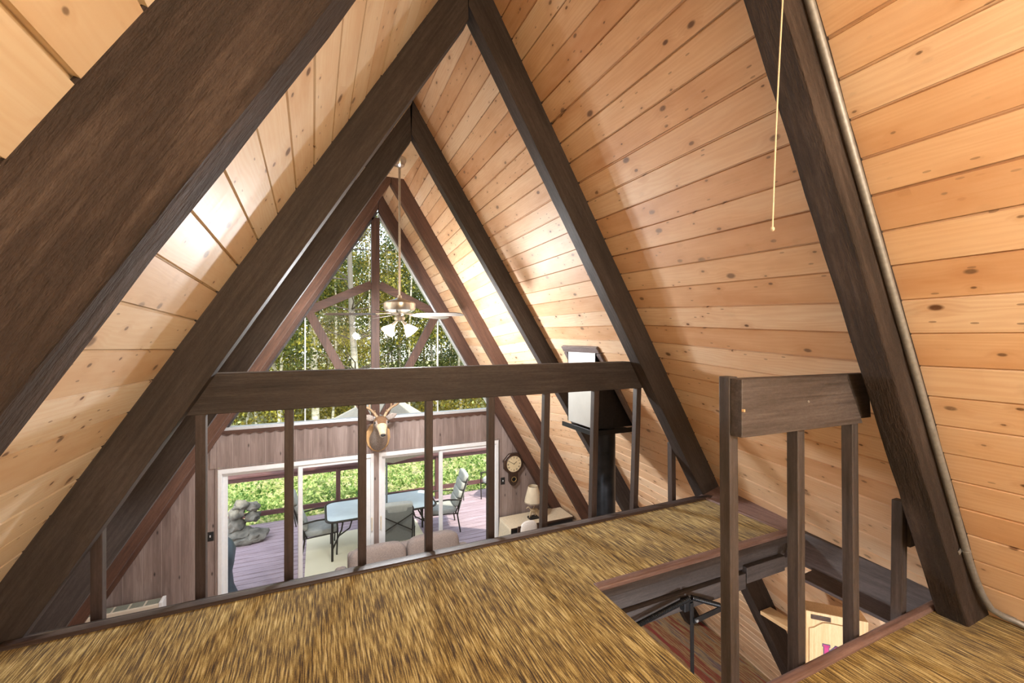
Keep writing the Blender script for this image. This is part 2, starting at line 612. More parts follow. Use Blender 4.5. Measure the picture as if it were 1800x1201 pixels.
M['cushion'] = plain('grey_green_cushion', (.46, .455, .42), .85, 0, .1, 20, .1)
M['sling'] = plain('grey_sling_fabric', (.26, .26, .24), .85, 0, .1, 90, .2)
M['rock'] = plain('grey_rock', (.155, .140, .115), .85, 0, .6, 6, .6)
M['cover'] = plain('slate_blue_cover', (.05, .065, .085), .5, 0, .3, 6, .2)
M['umb'] = plain('grey_taupe_canopy', (.42, .37, .29), .8, 0, .08, 30, .05)
M['sofa'] = plain('taupe_chenille', (.25, .205, .185), .95, 0, .18, 70, .3)
M['runner'] = plain('cream_linen_runner', (.68, .58, .42), .85, 0, .1, 40, .15)
M['shade'] = plain('parchment_shade', (.74, .64, .47), .7, 0, .06, 12, 0)
M['bone'] = plain('bone_antler', (.56, .44, .28), .5, 0, .25, 30, .1)
M['antler'] = plain('brown_antler', (.34, .23, .13), .6, 0, .35, 30, .1)
M['crochet'] = plain('white_crochet', (.80, .78, .74), .9, 0, .12, 90, .5)
M['canvas'] = plain('beige_canvas', (.50, .40, .30), .9, 0, .1, 40, .2)
M['furgrey'] = plain('grey_brown_fur', (.30, .255, .225), .95, 0, .35, 70, .5)
M['furtan'] = plain('tan_fur', (.55, .42, .27), .95, 0, .25, 70, .5)
M['furdark'] = plain('dark_brown_fur', (.16, .085, .04), .95, 0, .3, 70, .5)
M['furwhite'] = plain('white_fur', (.75, .70, .62), .95, 0, .12, 60, .4)
M['wood_tan'] = timber('honey_plaque_wood', (.35, .19, .07), (.52, .32, .14), (.66, .44, .22), .4, .1)
M['walnut'] = timber('walnut_clock_case', (.02, .011, .007), (.055, .028, .018), (.11, .06, .038), .35, .2)
M['dial'] = plain('aged_cream_dial', (.72, .60, .38), .5, 0, .06, 15, 0)
M['brass'] = plain('brass', (.55, .42, .18), .3, .9, .1, 30, 0)
M['cord'] = plain('cream_cotton_cord', (.72, .62, .46), .9, 0, .1, 200, .2)
M['pink'] = plain('magenta_paint', (.50, .05, .20), .5, 0, .1, 30, 0)
M['navy'] = plain('dark_outline_paint', (.10, .09, .16), .5, 0, .1, 30, 0)
M['blade'] = plain('pale_maple_blade', (.13, .11, .10), .35, 0, .12, 12, 0)
M['lit'] = glow('lit_frosted_glass', (1.0, .80, .48), 4.5)
M['leaf1'] = leaf('aspen_leaf_yellow_green', (.07, .075, .010), (.44, .38, .045))
M['leaf2'] = leaf('aspen_leaf_green', (.025, .045, .010), (.18, .20, .035))
M['leaf3'] = leaf('aspen_leaf_gold', (.07, .065, .008), (.38, .29, .035))
M['leaf4'] = leaf('fresh_undergrowth_leaf', (.07, .17, .02), (.66, .76, .28), .4)
M['leaf5'] = leaf('dark_conifer_green', (.025, .045, .016), (.09, .13, .035), .3)
M['bark'] = bark('aspen_bark')
M['bark_old'] = bark('old_aspen_bark', 3.6)
M['twig'] = plain('dark_twig', (.06, .045, .035), .9, 0, .3, 20)
M['red'] = plain('red_badge', (.35, .04, .03), .5, 0, 0.05, 30, 0)


def ground_mat():
    m = NT('dry_grass_and_soil')
    v = m.n('TexCoord').outputs['Object']
    n1 = m.noise(v, 2.0, 5, .65)
    n2 = m.noise(v, 14, 4, .7)
    m.col(m.ramp(m.math('ADD', m.math('MULTIPLY', n1, .5), m.math('MULTIPLY', n2, .5)),
                 [(.35, (.10, .15, .03)), (.47, (.28, .30, .09)), (.58, (.55, .47, .28)), (.7, (.66, .58, .42))]))
    m.rough(.95)
    m.bump(n2, .6, .05)
    return m.mat


M['ground'] = ground_mat()

# ------------------------------------------------------------------ frame geometry (metres; loft floor z = 0)
ZF = -2.55                      # lower floor
Y = [0.852, 2.4214, 4.1435, 5.4099, 6.6185]
T = 0.1055
RL = [(3.1822, 1.6772, .3499), (3.1303, 1.6292, .3499), (3.1393, 1.6109, .3499), (3.1527, 1.6250, .3282), (3.1686, 1.6213, .3282)]
RR = [(3.1653, 1.8635, .3767), (3.2110, 1.6699, .3499), (3.1961, 1.5801, .3499), (3.1361, 1.6442, .3282), (3.1307, 1.6666, .3282)]
WY = 6.72                       # inner face of the gable wall


def outer(side, y):
    """apex height and slope of the boarding at depth y"""
    R = RL if side < 0 else RR
    st = [(-3.0, R[0])] + [(Y[i] + .05, R[i]) for i in range(5)] + [(7.2, R[4])]
    for (a, p), (b, q) in zip(st, st[1:]):
        if a <= y <= b:
            t = (y - a) / (b - a)
            return (p[0] + p[2]) * (1 - t) + (q[0] + q[2]) * t, p[1] * (1 - t) + q[1] * t


# boarding of the two sloping sides
def boarding(side, bw, mat, name):
    mb = MB()
    ys = sorted([-2.62, 6.86, -1.4, -.2] + [y + .05 for y in Y] + [(a + b) / 2 + .05 for a, b in zip(Y, Y[1:])])
    nb = int(7.4 / bw)
    rnd = random.Random(3 if side > 0 else 5)
    gr = {}
    V = 0.0
    for i in range(nb):
        wdt = bw * rnd.uniform(.97, 1.03)
        gap = rnd.choice([.0015, .002, .0025, .004])
        dep = rnd.uniform(.010, .016)
        lip = rnd.uniform(-.0015, .0015)
        prof = [(0, -dep), (gap, -dep), (gap + .003, lip), (wdt - gap - .003, lip), (wdt - gap, -dep), (wdt, -dep)]
        base = len(mb.v)
        for y in ys:
            A, k = outer(side, max(-2.9, min(7.1, y)))
            c, s = 1 / math.sqrt(1 + k * k), k / math.sqrt(1 + k * k)
            for u, h in prof:
                v = V + u
                x, z = v * c, A - v * s
                mb.v.append((side * (x - h * s), y, z - h * c))
                gr[len(mb.v) - 1] = (y, v, i)
        n = len(prof)
        for a in range(len(ys) - 1):
            for b in range(n - 1):
                f = [base + a * n + b, base + a * n + b + 1, base + (a + 1) * n + b + 1, base + (a + 1) * n + b]
                mb.f.append(f[::-1] if side < 0 else f)
                mb.m.append(0)
        V += wdt
    it = iter(range(len(mb.v)))
    o = mb.build(name, mat, grain=lambda v: gr[next(it)])
    return prop(o, kind='structure')


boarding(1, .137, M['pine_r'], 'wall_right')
boarding(-1, .16, M['pine_lit'], 'wall_left')

# solid roof deck behind the boarding
YS = sorted([-2.62, 6.86, -1.4, -.2] + [y + .05 for y in Y] + [(a + b) / 2 + .05 for a, b in zip(Y, Y[1:])])
for side, nm in ((1, 'roof_right'), (-1, 'roof_left')):
    mb = MB()
    nv = 40
    cols = len(YS)
    for h in (.028, .12):
        for y in YS:
            A, k = outer(side, max(-2.9, min(7.1, y)))
            c, s = 1 / math.sqrt(1 + k * k), k / math.sqrt(1 + k * k)
            for i in range(nv + 1):
                V = 7.35 * i / nv
                mb.v.append((side * (V * c + h * s), y, A - V * s + h * c))
    N1 = cols * (nv + 1)
    for a in range(cols - 1):
        for b in range(nv):
            f = (a * (nv + 1) + b, a * (nv + 1) + b + 1, (a + 1) * (nv + 1) + b + 1, (a + 1) * (nv + 1) + b)
            g = tuple(q_ + N1 for q_ in f)
            mb.f += [f[::-1] if side < 0 else f, g if side < 0 else g[::-1]]
            mb.m += [0, 0]
    prop(mb.build(nm, M['pine_lit']), kind='structure')

# flat board closing the ridge between the two far trusses
mb = MB()
mb.box(-.19, .19, Y[2] + T, Y[3] + .01, 3.215, 3.235)
prop(mb.build('ceiling', M['pine_flat'], grain=lambda v: (v.y, v.x + .2, 3)), kind='structure')
# solid outer ridge cap so no daylight leaks in
mb = MB()
mb.prism([(-.30, 3.35), (0, 3.62), (.30, 3.35), (.30, 3.60), (0, 3.9), (-.30, 3.60)], 'y', -2.62, 6.86)
prop(mb.build('trim_6', M['beam']), 'dark ridge cap above the boarding', None, None, 'structure')

# rear wall behind the camera, with an unseen window added for the fill light
mb = MB()
for x0, x1, z0, z1 in ((-4.0, -1.15, ZF, 3.9), (1.35, 4.0, ZF, 3.9), (-1.15, 1.35, ZF, .42), (-1.15, 1.35, 2.25, 3.9)):
    mb.box(x0, x1, -2.72, -2.62, z0, z1)
prop(mb.build('wall_rear', M['pine_lit'], grain=lambda v: (v.x, v.z, math.floor(v.z / .14))), kind='structure')
wr = prop(thing('added_rear_window', None, None, (0.1, -2.67, .42)), kind='structure')
mb = MB()
mb.box(-1.15, 1.35, -2.70, -2.60, .42, .50).box(-1.15, 1.35, -2.70, -2.60, 2.17, 2.25).box(-1.15, -1.07, -2.70, -2.60, .50, 2.17).box(1.27, 1.35, -2.70, -2.60, .50, 2.17).box(.06, .14, -2.70, -2.60, .50, 2.17)
mb.build('window_frame', M['white'], wr)
MB().box(-1.07, 1.27, -2.66, -2.65, .50, 2.17).build('window_pane', M['glass'], wr)


# made-up floor lamp behind the camera, added to brighten the loft
fp = thing('added_floor_lamp', 'added black floor lamp with a white shade, unseen fill behind the camera', 'lamp', (.30, -.95, 0))
MB().lathe([(0, 0), (.15, 0), (.15, .02), (.02, .035), (0, .036)], (.30, -.95, 0), 24).build('base', M['black'], fp, smooth=40)
MB().tube([(.30, -.95, .02), (.30, -.95, 1.50)], .011, 10).build('pole', M['black'], fp, smooth=60)
MB().lathe([(.10, 1.42), (.17, 1.50)], (.30, -.95, 0), 24, cap=False).build('lamp_shade', M['lit'], fp, smooth=60)
lamp('added_fill_bulb', 'POINT', (.30, -.95, 1.66), 48, (1.0, .91, .77), .12)

# ------------------------------------------------------------------ rafters
def rafter(i, side, mat, label):
    H, k, do = (RL if side < 0 else RR)[i]
    mb = MB()
    n = 60
    zb = ZF
    th = math.atan(k)
    top = H
    ring = []
    for j in range(n + 1):
        t = j / n
        zi = H + (zb - H) * t
        zo = (H + do) + (zb - (H + do)) * t
        xi, xo = (H - zi) / k, (H + do - zo) / k
        ring.append([(side * xi, Y[i], zi), (side * (xo + .012), Y[i], zo), (side * (xo + .012), Y[i] + T, zo), (side * xi, Y[i] + T, zi)])
    vs = [p for r in ring for p in r]
    fs = []
    for j in range(n):
        for q in range(4):
            a, b = j * 4 + q, j * 4 + (q + 1) % 4
            f = (a, b, b + 4, a + 4)
            fs.append(f if side < 0 else f[::-1])
    fs += [(3, 2, 1, 0) if side < 0 else (0, 1, 2, 3), tuple(n * 4 + q for q in ((0, 1, 2, 3) if side < 0 else (3, 2, 1, 0)))]
    mb.add(vs, fs)
    c, s = math.cos(th), math.sin(th)
    o = mb.build('rafter', mat, grain=lambda v: (abs(v.x) * c - v.z * s, abs(v.x) * s + v.z * c, v.y), jit=.004 if i == 0 else .002, bevel=.006 if i == 0 else .003)
    return prop(o, label, 'rafter', 'sloping roof rafters')


LB = ['thick rough-sawn dark rafter filling the upper left corner, nearest the camera',
      'dark rafter on the left side carrying the left end of the guard rail beam',
      'blackish left rafter just beyond the guard rail, left of the ceiling fan',
      'reddish lit left rafter between the fan and the gable window',
      'brown left rafter framing the left slope of the gable window']
RB = ['rough dark rafter on the right with a steel conduit running down it',
      'dark rafter on the right side carrying the right end of the guard rail beam',
      'blackish right rafter beside the stove flue box, right of the ceiling fan',
      'brown right rafter between the flue box and the gable window',
      'brown right rafter framing the right slope of the gable window']
for i in range(5):
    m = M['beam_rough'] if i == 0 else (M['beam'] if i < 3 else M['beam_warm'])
    rafter(i, -1, m, LB[i])
    rafter(i, 1, m, RB[i])

# ------------------------------------------------------------------ floors
mb = MB()
x0, x1 = -2.12, 2.05
OX, OY0, OY1 = .435, .985, 1.775      # stair opening
for a, b, c, d in ((x0, OX, -2.62, 2.36), (OX, x1, -2.62, OY0), (OX, 1.885, OY1, 2.36)):
    mb.box(a, b, c, d, -.03, 0)
prop(mb.build('floor', M['carpet']), kind='structure')
mb = MB()
for a, b, c, d in ((x0, OX - .01, -2.62, 2.5), (OX - .01, 1.80, -2.62, OY0 - .0), (OX - .01, 2.05, OY1 + .005, 2.5)):
    mb.box(a, b, c, d, -.25, -.03)
prop(mb.build('trim_7', M['beam']), kind='structure')
mb = MB().box(-4.0, 4.0, -2.7, WY + .12, ZF - .12, ZF)
prop(mb.build('lower_floor', M['carpet_red']), kind='structure')


# trims: nosing at the loft edge, round the stair opening, along the right side
def trim(n, mb, bev=.004):
    prop(mb.build('trim_%d' % n, M['nosing'] if n > 1 else M['baluster'], bevel=bev, smooth=30), kind='structure')


mb = MB()
mb.prism([(2.352, -.02), (2.352, .006), (2.362, .013), (2.400, .010), (2.455, -.012), (2.505, -.048), (2.532, -.085), (2.532, -.25), (2.49, -.25), (2.49, -.06)], 'x', -1.97, 1.97)
trim(1, mb)
mb = MB()
mb.prism([(1.728, -.016), (1.728, .004), (1.736, .008), (1.775, .006), (1.779, -.016)], 'x', OX, 1.885)
trim(2, mb)
mb = MB()
mb.prism([(.970, -.03), (.966, .008), (.976, .018), (.995, .018), (1.008, .006), (1.008, -.10), (.990, -.10)], 'x', OX, 1.80)
trim(3, mb)
mb = MB()
mb.box(1.872, 1.900, OY1 - .02, 2.36, -.02, .012)
mb.hexa([(1.900, OY1 - .03, -.02), (2.09, OY1 - .03, -.02), (2.12, 2.44, -.02), (1.900, 2.44, -.02),
         (1.900, OY1 - .03, -.002), (2.09, OY1 - .03, .055), (2.12, 2.44, .055), (1.900, 2.44, -.002)])
trim(4, mb)
# board and ledge on the right-hand side of the opening
mb = MB()
mb.hexa([(1.86, 1.01, -.16), (1.885, 1.01, -.16), (1.90, 1.76, -.16), (1.875, 1.76, -.16),
         (1.925, 1.01, .0), (1.96, 1.01, .0), (2.02, 1.76, .0), (1.985, 1.76, .0)])
mb.hexa([(1.735, 1.01, -.178), (1.90, 1.01, -.168), (1.91, 1.58, -.168), (1.735, 1.58, -.178),
         (1.735, 1.01, -.160), (1.90, 1.01, -.150), (1.91, 1.58, -.150), (1.735, 1.58, -.160)])
prop(mb.build('trim_5', M['baluster'], bevel=.003), kind='structure')

# stacked header boards under the far edge of the opening
hd = thing('stair_header', 'dark stacked header boards under the far edge of the stair opening', 'header board', (.44, 1.75, -.26))
MB().box(.44, 1.895, 1.730, 1.776, -.058, -.016).build('header_board', M['beam'], hd, .003)
MB().box(.44, 1.835, 1.768, 1.776, -.165, -.072).build('header_board', M['beam'], hd, .003)
MB().box(.44, 1.50, 1.738, 1.775, -.262, -.170).build('header_board', M['beam'], hd, .003)
MB().box(1.51, 1.86, 1.738, 1.775, -.235, -.140).build('header_board', M['beam'], hd, .003)

# ------------------------------------------------------------------ main guard rail
yb = 2.527
H1l, k1l, _ = RL[1]
H1r, k1r, _ = RR[1]
gr = thing('guard_rail', 'dark guard rail with wide top beam and ten balusters at the loft edge', 'guard rail', (0, 2.55, -.08))
mb = MB()
z0, z1 = .8536, 1.0544
mb.prism([(-(H1l - z0) / k1l - .06, z0), ((H1r - z0) / k1r + .01, z0), ((H1r - z1) / k1r + .01, z1), (-(H1l - z1) / k1l - .06, z1)], 'y', yb, yb + .085)
mb.build('top_beam', M['beam'], gr, .004)
q = 2.540 / 2.5
BX = [(-1.739, -1.739), (-1.356, -1.356), (-.976, -.978), (-.614, -.615), (-.239, -.240), (.156, .154), (.557, .531), (.954, .926), (1.334, 1.294), (1.671, 1.677)]
for j, (t, b) in enumerate(BX):
    t, b = [-.815 + (x + .815) * q for x in (t, b)]
    zt = z0 + .002
    if j == 0: zt = H1l - k1l * (abs(t) + .045) + .16
    if j == 9: zt = H1r - k1r * (abs(t)) + .05
    mb = MB()
    wd, y0, y1 = .043, 2.537, 2.582
    zb = -.20
    mb.hexa([(b, y0, zb), (b + wd, y0, zb), (b + wd, y1, zb), (b, y1, zb), (t, y0, zt), (t + wd, y0, zt), (t + wd, y1, zt), (t, y1, zt)])
    mb.build('baluster', M['baluster'], gr, .003)

# ------------------------------------------------------------------ guard rail beside the stair opening
g2 = thing('guard_rail', 'short grey-brown guard rail with newel post beside the stair opening, ending at the right rafter', 'guard rail', (.5, 1.0, -.1))
mb = MB()
mb.prism([(.452, .901), (1.150, .893), (1.037, 1.085), (.452, 1.094)], 'y', .966, 1.010)
mb.build('top_beam', M['bargrey'], g2, .003)
mb = MB()
mb.prism([(.47, .905), (1.30, .897), (1.28, 1.083), (.47, 1.090)], 'y', 1.0105, 1.048)
mb.build('backing_board', M['beam'], g2, .003)
MB().box(.452, .458, .958, .9665, .988, .996).build('splinter', M['pale_pine'], g2)
MB().lathe([(.0035, 0), (.005, .001), (.004, .003), (0, .0035)], (.800, .9655, 1.0), 10, Matrix.Rotation(PI / 2, 3, 'X')).build('nail_head', M['metal'], g2, smooth=40)
for (t, b, zt, nm) in ((.448, .462, 1.098, 'newel_post'), (.815, .821, .90, 'baluster'), (1.166, 1.178, .893, 'baluster'), (1.552, 1.540, .50, 'baluster')):
    mb = MB()
    wd = .042
    y0, y1 = 1.0115, 1.054
    if nm == 'newel_post': y0, y1 = 1.0105, 1.052
    zb = -.10
    if nm == 'newel_post': zb = -.30
    mb.hexa([(b, y0, zb), (b + wd, y0, zb), (b + wd, y1, zb), (b, y1, zb), (t, y0, zt), (t + wd, y0, zt), (t + wd, y1, zt), (t, y1, zt)])
    mb.build(nm, M['bargrey'], g2, .003)
mb = MB().box(1.60, 1.70, 1.005, 1.030, .29, .42)
mb.build('blocking', M['bargrey'], g2, .002)

# ------------------------------------------------------------------ attic ladder spring and arm
hw = thing('ladder_hinge', 'black folding ladder spring and hinge arms hanging at the stair opening', 'ladder hinge', (1.03, 1.70, -.3))


def helix(a, b, r, turns, wr):
    a, b = Vector(a), Vector(b)
    t = (b - a).normalized()
    s = t.orthogonal().normalized()
    u = t.cross(s)
    return MB().tube([a + (b - a) * (i / (turns * 8)) + (s * math.cos(PI * i / 4) + u * math.sin(PI * i / 4)) * r for i in range(turns * 8 + 1)], wr, 5)


helix((.60, 1.700, -.225), (1.005, 1.700, -.172), .011, 44, .0040).build('spring', M['black'], hw, smooth=60)
helix((1.02, 1.700, -.172), (1.225, 1.690, -.262), .010, 24, .0038).build('spring', M['black'], hw, smooth=60)
MB().bar((1.022, 1.700, -.20), (1.028, 1.700, -.95), .024, .006).build('arm', M['black'], hw, .001)
mb = MB().bar((1.03, 1.692, -.298), (1.275, 1.687, -.276), .030, .006)
mb.build('arm', M['black'], hw, .001)
for x in (1.045, 1.232, 1.258):
    MB().tube([(x, 1.682, -.296 + (x - 1.045) * .09), (x, 1.698, -.296 + (x - 1.045) * .09)], .008, 10).build('rivet', M['metal'], hw, smooth=40)
MB().box(.975, 1.035, 1.703, 1.737, -.245, -.185).build('bracket', M['black'], hw, .003)

# ------------------------------------------------------------------ conduit on the near right rafter
H0, k0, d0 = RR[0]
cd = thing('conduit', 'grey steel electrical conduit clipped down the face of the right rafter', 'conduit', (1.75, Y[0] - .015, 0))
pts = []
# the conduit runs parallel to the rafter, three quarters across its near face
cx_ = lambda z, h: (H0 + h - z) / k0
for z in (3.0, 2.4, 1.8, 1.2, .7, .42, .30):
    pts.append((cx_(z, .225), Y[0] - .016, z))
pts += [(cx_(.22, .235), Y[0] - .018, .22), (cx_(.14, .245), Y[0] - .022, .14), (cx_(.075, .26) , Y[0] - .035, .075),
        (cx_(.045, .29) + .012, Y[0] - .055, .045), (1.880, Y[0] - .085, .028), (1.895, Y[0] - .13, .014), (1.905, Y[0] - .19, .004)]
MB().tube(pts, .0132, 14).build('pipe', M['metal'], cd, smooth=60)
mb = MB()
zc = .345
a = Vector((cx_(zc, .225), Y[0] - .016, zc))
mb.tube([a + Vector((.004, 0, -.006)), a + Vector((-.004, 0, .006))], .0145, 14)
mb.obox(a + Vector((-.022, .012, -.003)), (.022, .004, .018), Matrix.Rotation(-.5, 3, 'Y'))
mb.build('strap', M['metal'], cd, .001)

# pull cord
pc = thing('pull_cord', 'thin cream pull cord with a knotted end hanging in front of the right boarding', 'pull cord', (.40, .80, 2.7))
P0, P1 = Vector((.440, .80, 2.745)), Vector((.361, .80, 1.545))
mb = MB().tube([P0.lerp(P1, i / 30) + Vector((math.sin(i * .21) * .003, 0, 0)) for i in range(31)], .0022, 8)
mb.build('cord', M['cord'], pc, smooth=60)
MB().blob(P1 + Vector((0, 0, -.004)), (.0055, .0055, .007), 3, 2, .2).build('knot', M['cord'], pc, smooth=90)

# ------------------------------------------------------------------ ceiling fan
FX, FY = 0.0, 4.81
fan = thing('ceiling_fan', 'brushed nickel ceiling fan on a long rod with two lit glass shades', 'ceiling fan', (FX, FY, 3.215))
MB().lathe([(.0, 3.215), (.072, 3.215), (.074, 3.185), (.060, 3.165), (.052, 3.135), (.030, 3.120), (.020, 3.112), (.0, 3.110)], (FX, FY, 0), 28).build('canopy', M['nickel'], fan, smooth=35)
MB().tube([(FX, FY, 3.13), (FX, FY, 1.66)], .0125, 14).build('rod', M['nickel'], fan, smooth=60)
MB().lathe([(.0, 1.70), (.022, 1.70), (.028, 1.672), (.070, 1.655), (.150, 1.632), (.172, 1.615), (.172, 1.560), (.160, 1.535), (.110, 1.508), (.060, 1.498), (.045, 1.470), (.062, 1.455), (.058, 1.430), (.025, 1.415), (.0, 1.412)], (FX, FY, 0), 32).build('motor_housing', M['nickel'], fan, smooth=35)
for a in (175, 247, 319, 31, 103):
    R_ = Matrix.Rotation(math.radians(a), 3, 'Z')
    tilt = Matrix.Rotation(math.radians(-13), 3, 'X')
    prof = [(.16, .020), (.22, .028), (.235, .048), (.40, .058), (.60, .064), (.70, .062), (.745, .046), (.76, .02)]
    up = [(x, y) for x, y in prof]
    poly = up + [(x, -y) for x, y in reversed(prof)]
    vs = []
    for h in (-.003, .003):
        for x, y in poly:
            p = tilt @ Vector((0, y, h))
            vs.append(Vector((FX, FY, 1.49)) + R_ @ Vector((x, p.y, p.z - .010 * (x / .76) ** 2)))
    n = len(poly)
    mb = MB().add(vs, [tuple(range(n - 1, -1, -1)), tuple(range(n, 2 * n))] + [(i, (i + 1) % n, (i + 1) % n + n, i + n) for i in range(n)])
    b = mb.build('blade', M['blade'], fan)
    mb = MB().bar(Vector((FX, FY, 1.500)) + R_ @ Vector((.09, 0, 0)), Vector((FX, FY, 1.493)) + R_ @ Vector((.25, 0, 0)), .03, .006, (0, 0, 1))
    mb.build('blade_iron', M['nickel'], b)
BULBS = []
for sgn in (-1, 1):
    base = Vector((FX + sgn * .022, FY - sgn * .010, 1.425))
    d = Vector((sgn * .62, -sgn * .28, -.80)).normalized()
    rot = d.to_track_quat('Z', 'Y').to_matrix()
    mb = MB().tube([base, base + d * .035, base + d * .085], [.014, .017, .030], 14)
    h = mb.build('lamp_holder', M['nickel'], fan, smooth=50)
    mb = MB().lathe([(.028, .0), (.036, .02), (.058, .055), (.072, .085), (.076, .105)], base + d * .075, 24, rot, cap=False,
                    wob=lambda a, j: 1 + (.05 if j == 4 else .02 * (j > 1)) * math.cos(8 * a))
    mb.build('lamp_shade', M['lit'], fan, smooth=60)
    BULBS.append(base + d * .20)
for i, b in enumerate(BULBS):
    lamp('fan_bulb', 'POINT', b, 104, (.97, .98, 1.0), .08)

# two made-up ceiling lights added under the loft to brighten the room below
for x, y in ((-.6, 1.4), (1.0, .2)):
    cl = thing('added_ceiling_light', 'added white ceiling light under the loft floor, unseen fill', 'ceiling light', (x, y, -.255), 'added fill lights under the loft')
    MB().lathe([(.14, -.255), (.14, -.285), (.11, -.315), (0, -.325)], (x, y, 0), 24).build('light_shade', M['lit'], cl, smooth=50)
    lamp('added_underside_fill', 'POINT', (x, y, -.42), 60, (.98, .98, 1.0), .10)

# ------------------------------------------------------------------ gable wall, window, sliding doors
DL, DR, DT = -2.022, 1.975, -.505
xo = lambda z, side: (lambda A, k: (A - z) / k)(*outer(side, 6.7))
mb = MB()
mb.prism([(-xo(ZF, -1) - .05, ZF), (DL - .02, ZF), (DL - .02, .02), (-xo(.02, -1) - .05, .02)], 'y', WY, WY + .10)
mb.prism([(DR + .02, ZF), (xo(ZF, 1) + .05, ZF), (xo(.02, 1) + .05, .02), (DR + .02, .02)], 'y', WY, WY + .10)
mb.box(DL - .02, DR + .02, WY, WY + .10, DT + .02, .02)
mb.box(-.057, .017, WY - .005, WY + .10, ZF, DT + .02)
prop(mb.build('wall_front', M['panel'], bevel=0), kind='structure')
# scalloped moulding under the sill
mb = MB()
n = 160
xs = [-2.03 + (1.99 + 2.03) * i / n for i in range(n + 1)]
lo = [(x, -.050 - .012 * math.cos(2 * PI * (x + 2.03) / .125)) for x in xs]
mb.prism([(1.99, .005), (-2.03, .005)] + lo, 'y', WY - .022, WY - .001)
prop(mb.build('trim_8', M['beam_warm']), kind='structure')
mb = MB().box(-2.11, -2.02, WY - .016, WY - .001, DT + .02, -.06)
mb.box(DL - .025, DR + .025, WY - .014, WY - .001, DT, DT + .018).box(DL - .028, DL - .002, WY - .014, WY - .001, ZF, DT)
prop(mb.build('trim_9', M['panel'], bevel=.002), kind='structure')

win = prop(thing('window_1', 'triangular gable window with brown timber bars', None, (0, WY, 0)), kind='structure')
MB().box(-2.0, 1.98, WY - .03, WY + .09, .006, .046).build('window_sill', M['sillmetal'], win, .003)
y0, y1 = WY - .015, WY + .075


def wbar(a, b, wd, yy0=y0, yy1=y1, nm='glazing_bar', mat='beam_warm'):
    ym = (yy0 + yy1) / 2
    MB().bar((a[0], ym, a[1]), (b[0], ym, b[1]), wd, yy1 - yy0).build(nm, M[mat], win, .003)


wbar((-.032, .04), (-.032, 3.05), .118, nm='mullion')
wbar((-.965, 1.615), (-.09, 2.035), .118, y0 + .002, y1 - .002)
wbar((.925, 1.615), (.03, 2.035), .118, y0 + .002, y1 - .002)
wbar((-.940, 1.60), (-.155, .05), .118, y0 + .004, y1 - .004)
wbar((.900, 1.60), (.085, .05), .118, y0 + .004, y1 - .004)
for x, zt in ((-.99, 1.56), (.94, 1.56)):
    wbar((x, .04), (x, zt), .018, WY + .05, WY + .08, 'pane_joint', 'sillmetal')
# inner stop along the two slopes
mbs = MB()
H4l, k4l, _ = RL[4]; H4r, k4r, _ = RR[4]
for s_, H4, k4 in ((-1, H4l, k4l), (1, H4r, k4r)):
    a = Vector((s_ * ((H4 - .03) / k4), WY + .03, .03)); b = Vector((s_ * .02, WY + .03, H4 - .03))
    MB().bar(a, b, .05, .09).build('window_stop', M['sillmetal' if s_ > 0 else 'bargrey'], win, .002)
for s_, H4, k4 in ((-1, H4l, k4l), (1, H4r, k4r)):
    MB().prism([(-.032, .04), (s_ * (H4 - .04) / k4, .04), (s_ * .005 - .016, H4)], 'y', WY + .062, WY + .067).build('window_pane', M['glass'], win)


def slider(n, xa, xb, ma, mb_, hx):
    d = prop(thing('door_%d' % n, 'white sliding glass door', None, ((xa + xb) / 2, WY, ZF)), kind='structure')
    f = MB()
    f.box(xa, xb, WY - .012, WY + .09, DT - .062, DT).box(xa, xa + .045, WY - .012, WY + .09, ZF, DT - .062).box(xb - .045, xb, WY - .012, WY + .09, ZF, DT - .062).box(xa + .045, xb - .045, WY - .012, WY + .09, ZF, ZF + .04)
    f.build('door_frame', M['white'], d, .003)
    for (a, b, yy, tag_) in ((xa + .045, mb_, WY + .045, 0), (ma, xb - .045, WY + .012, 1)):
        s = MB()
        wl, wr_ = (.055, .062)
        z0_, z1_ = ZF + .04, DT - .062
        s.box(a, a + wl, yy, yy + .03, z0_, z1_).box(b - wr_, b, yy, yy + .03, z0_, z1_).box(a + wl, b - wr_, yy, yy + .03, z1_ - .05, z1_).box(a + wl, b - wr_, yy, yy + .03, z0_, z0_ + .08)
        p = s.build('sliding_panel', M['white'], d, .003)
        MB().box(a + wl - .005, b - wr_ + .005, yy + .012, yy + .018, z0_ + .075, z1_ - .045).build('door_pane', M['glass'], p)
    MB().box(hx - .012, hx + .012, WY - .035, WY - .012, -1.66, -1.46).build('door_handle', M['cream'], d, .004)


slider(1, DL, -.057, -1.075, -1.02, -.085)
slider(2, .017, DR, .955, 1.02, .045)

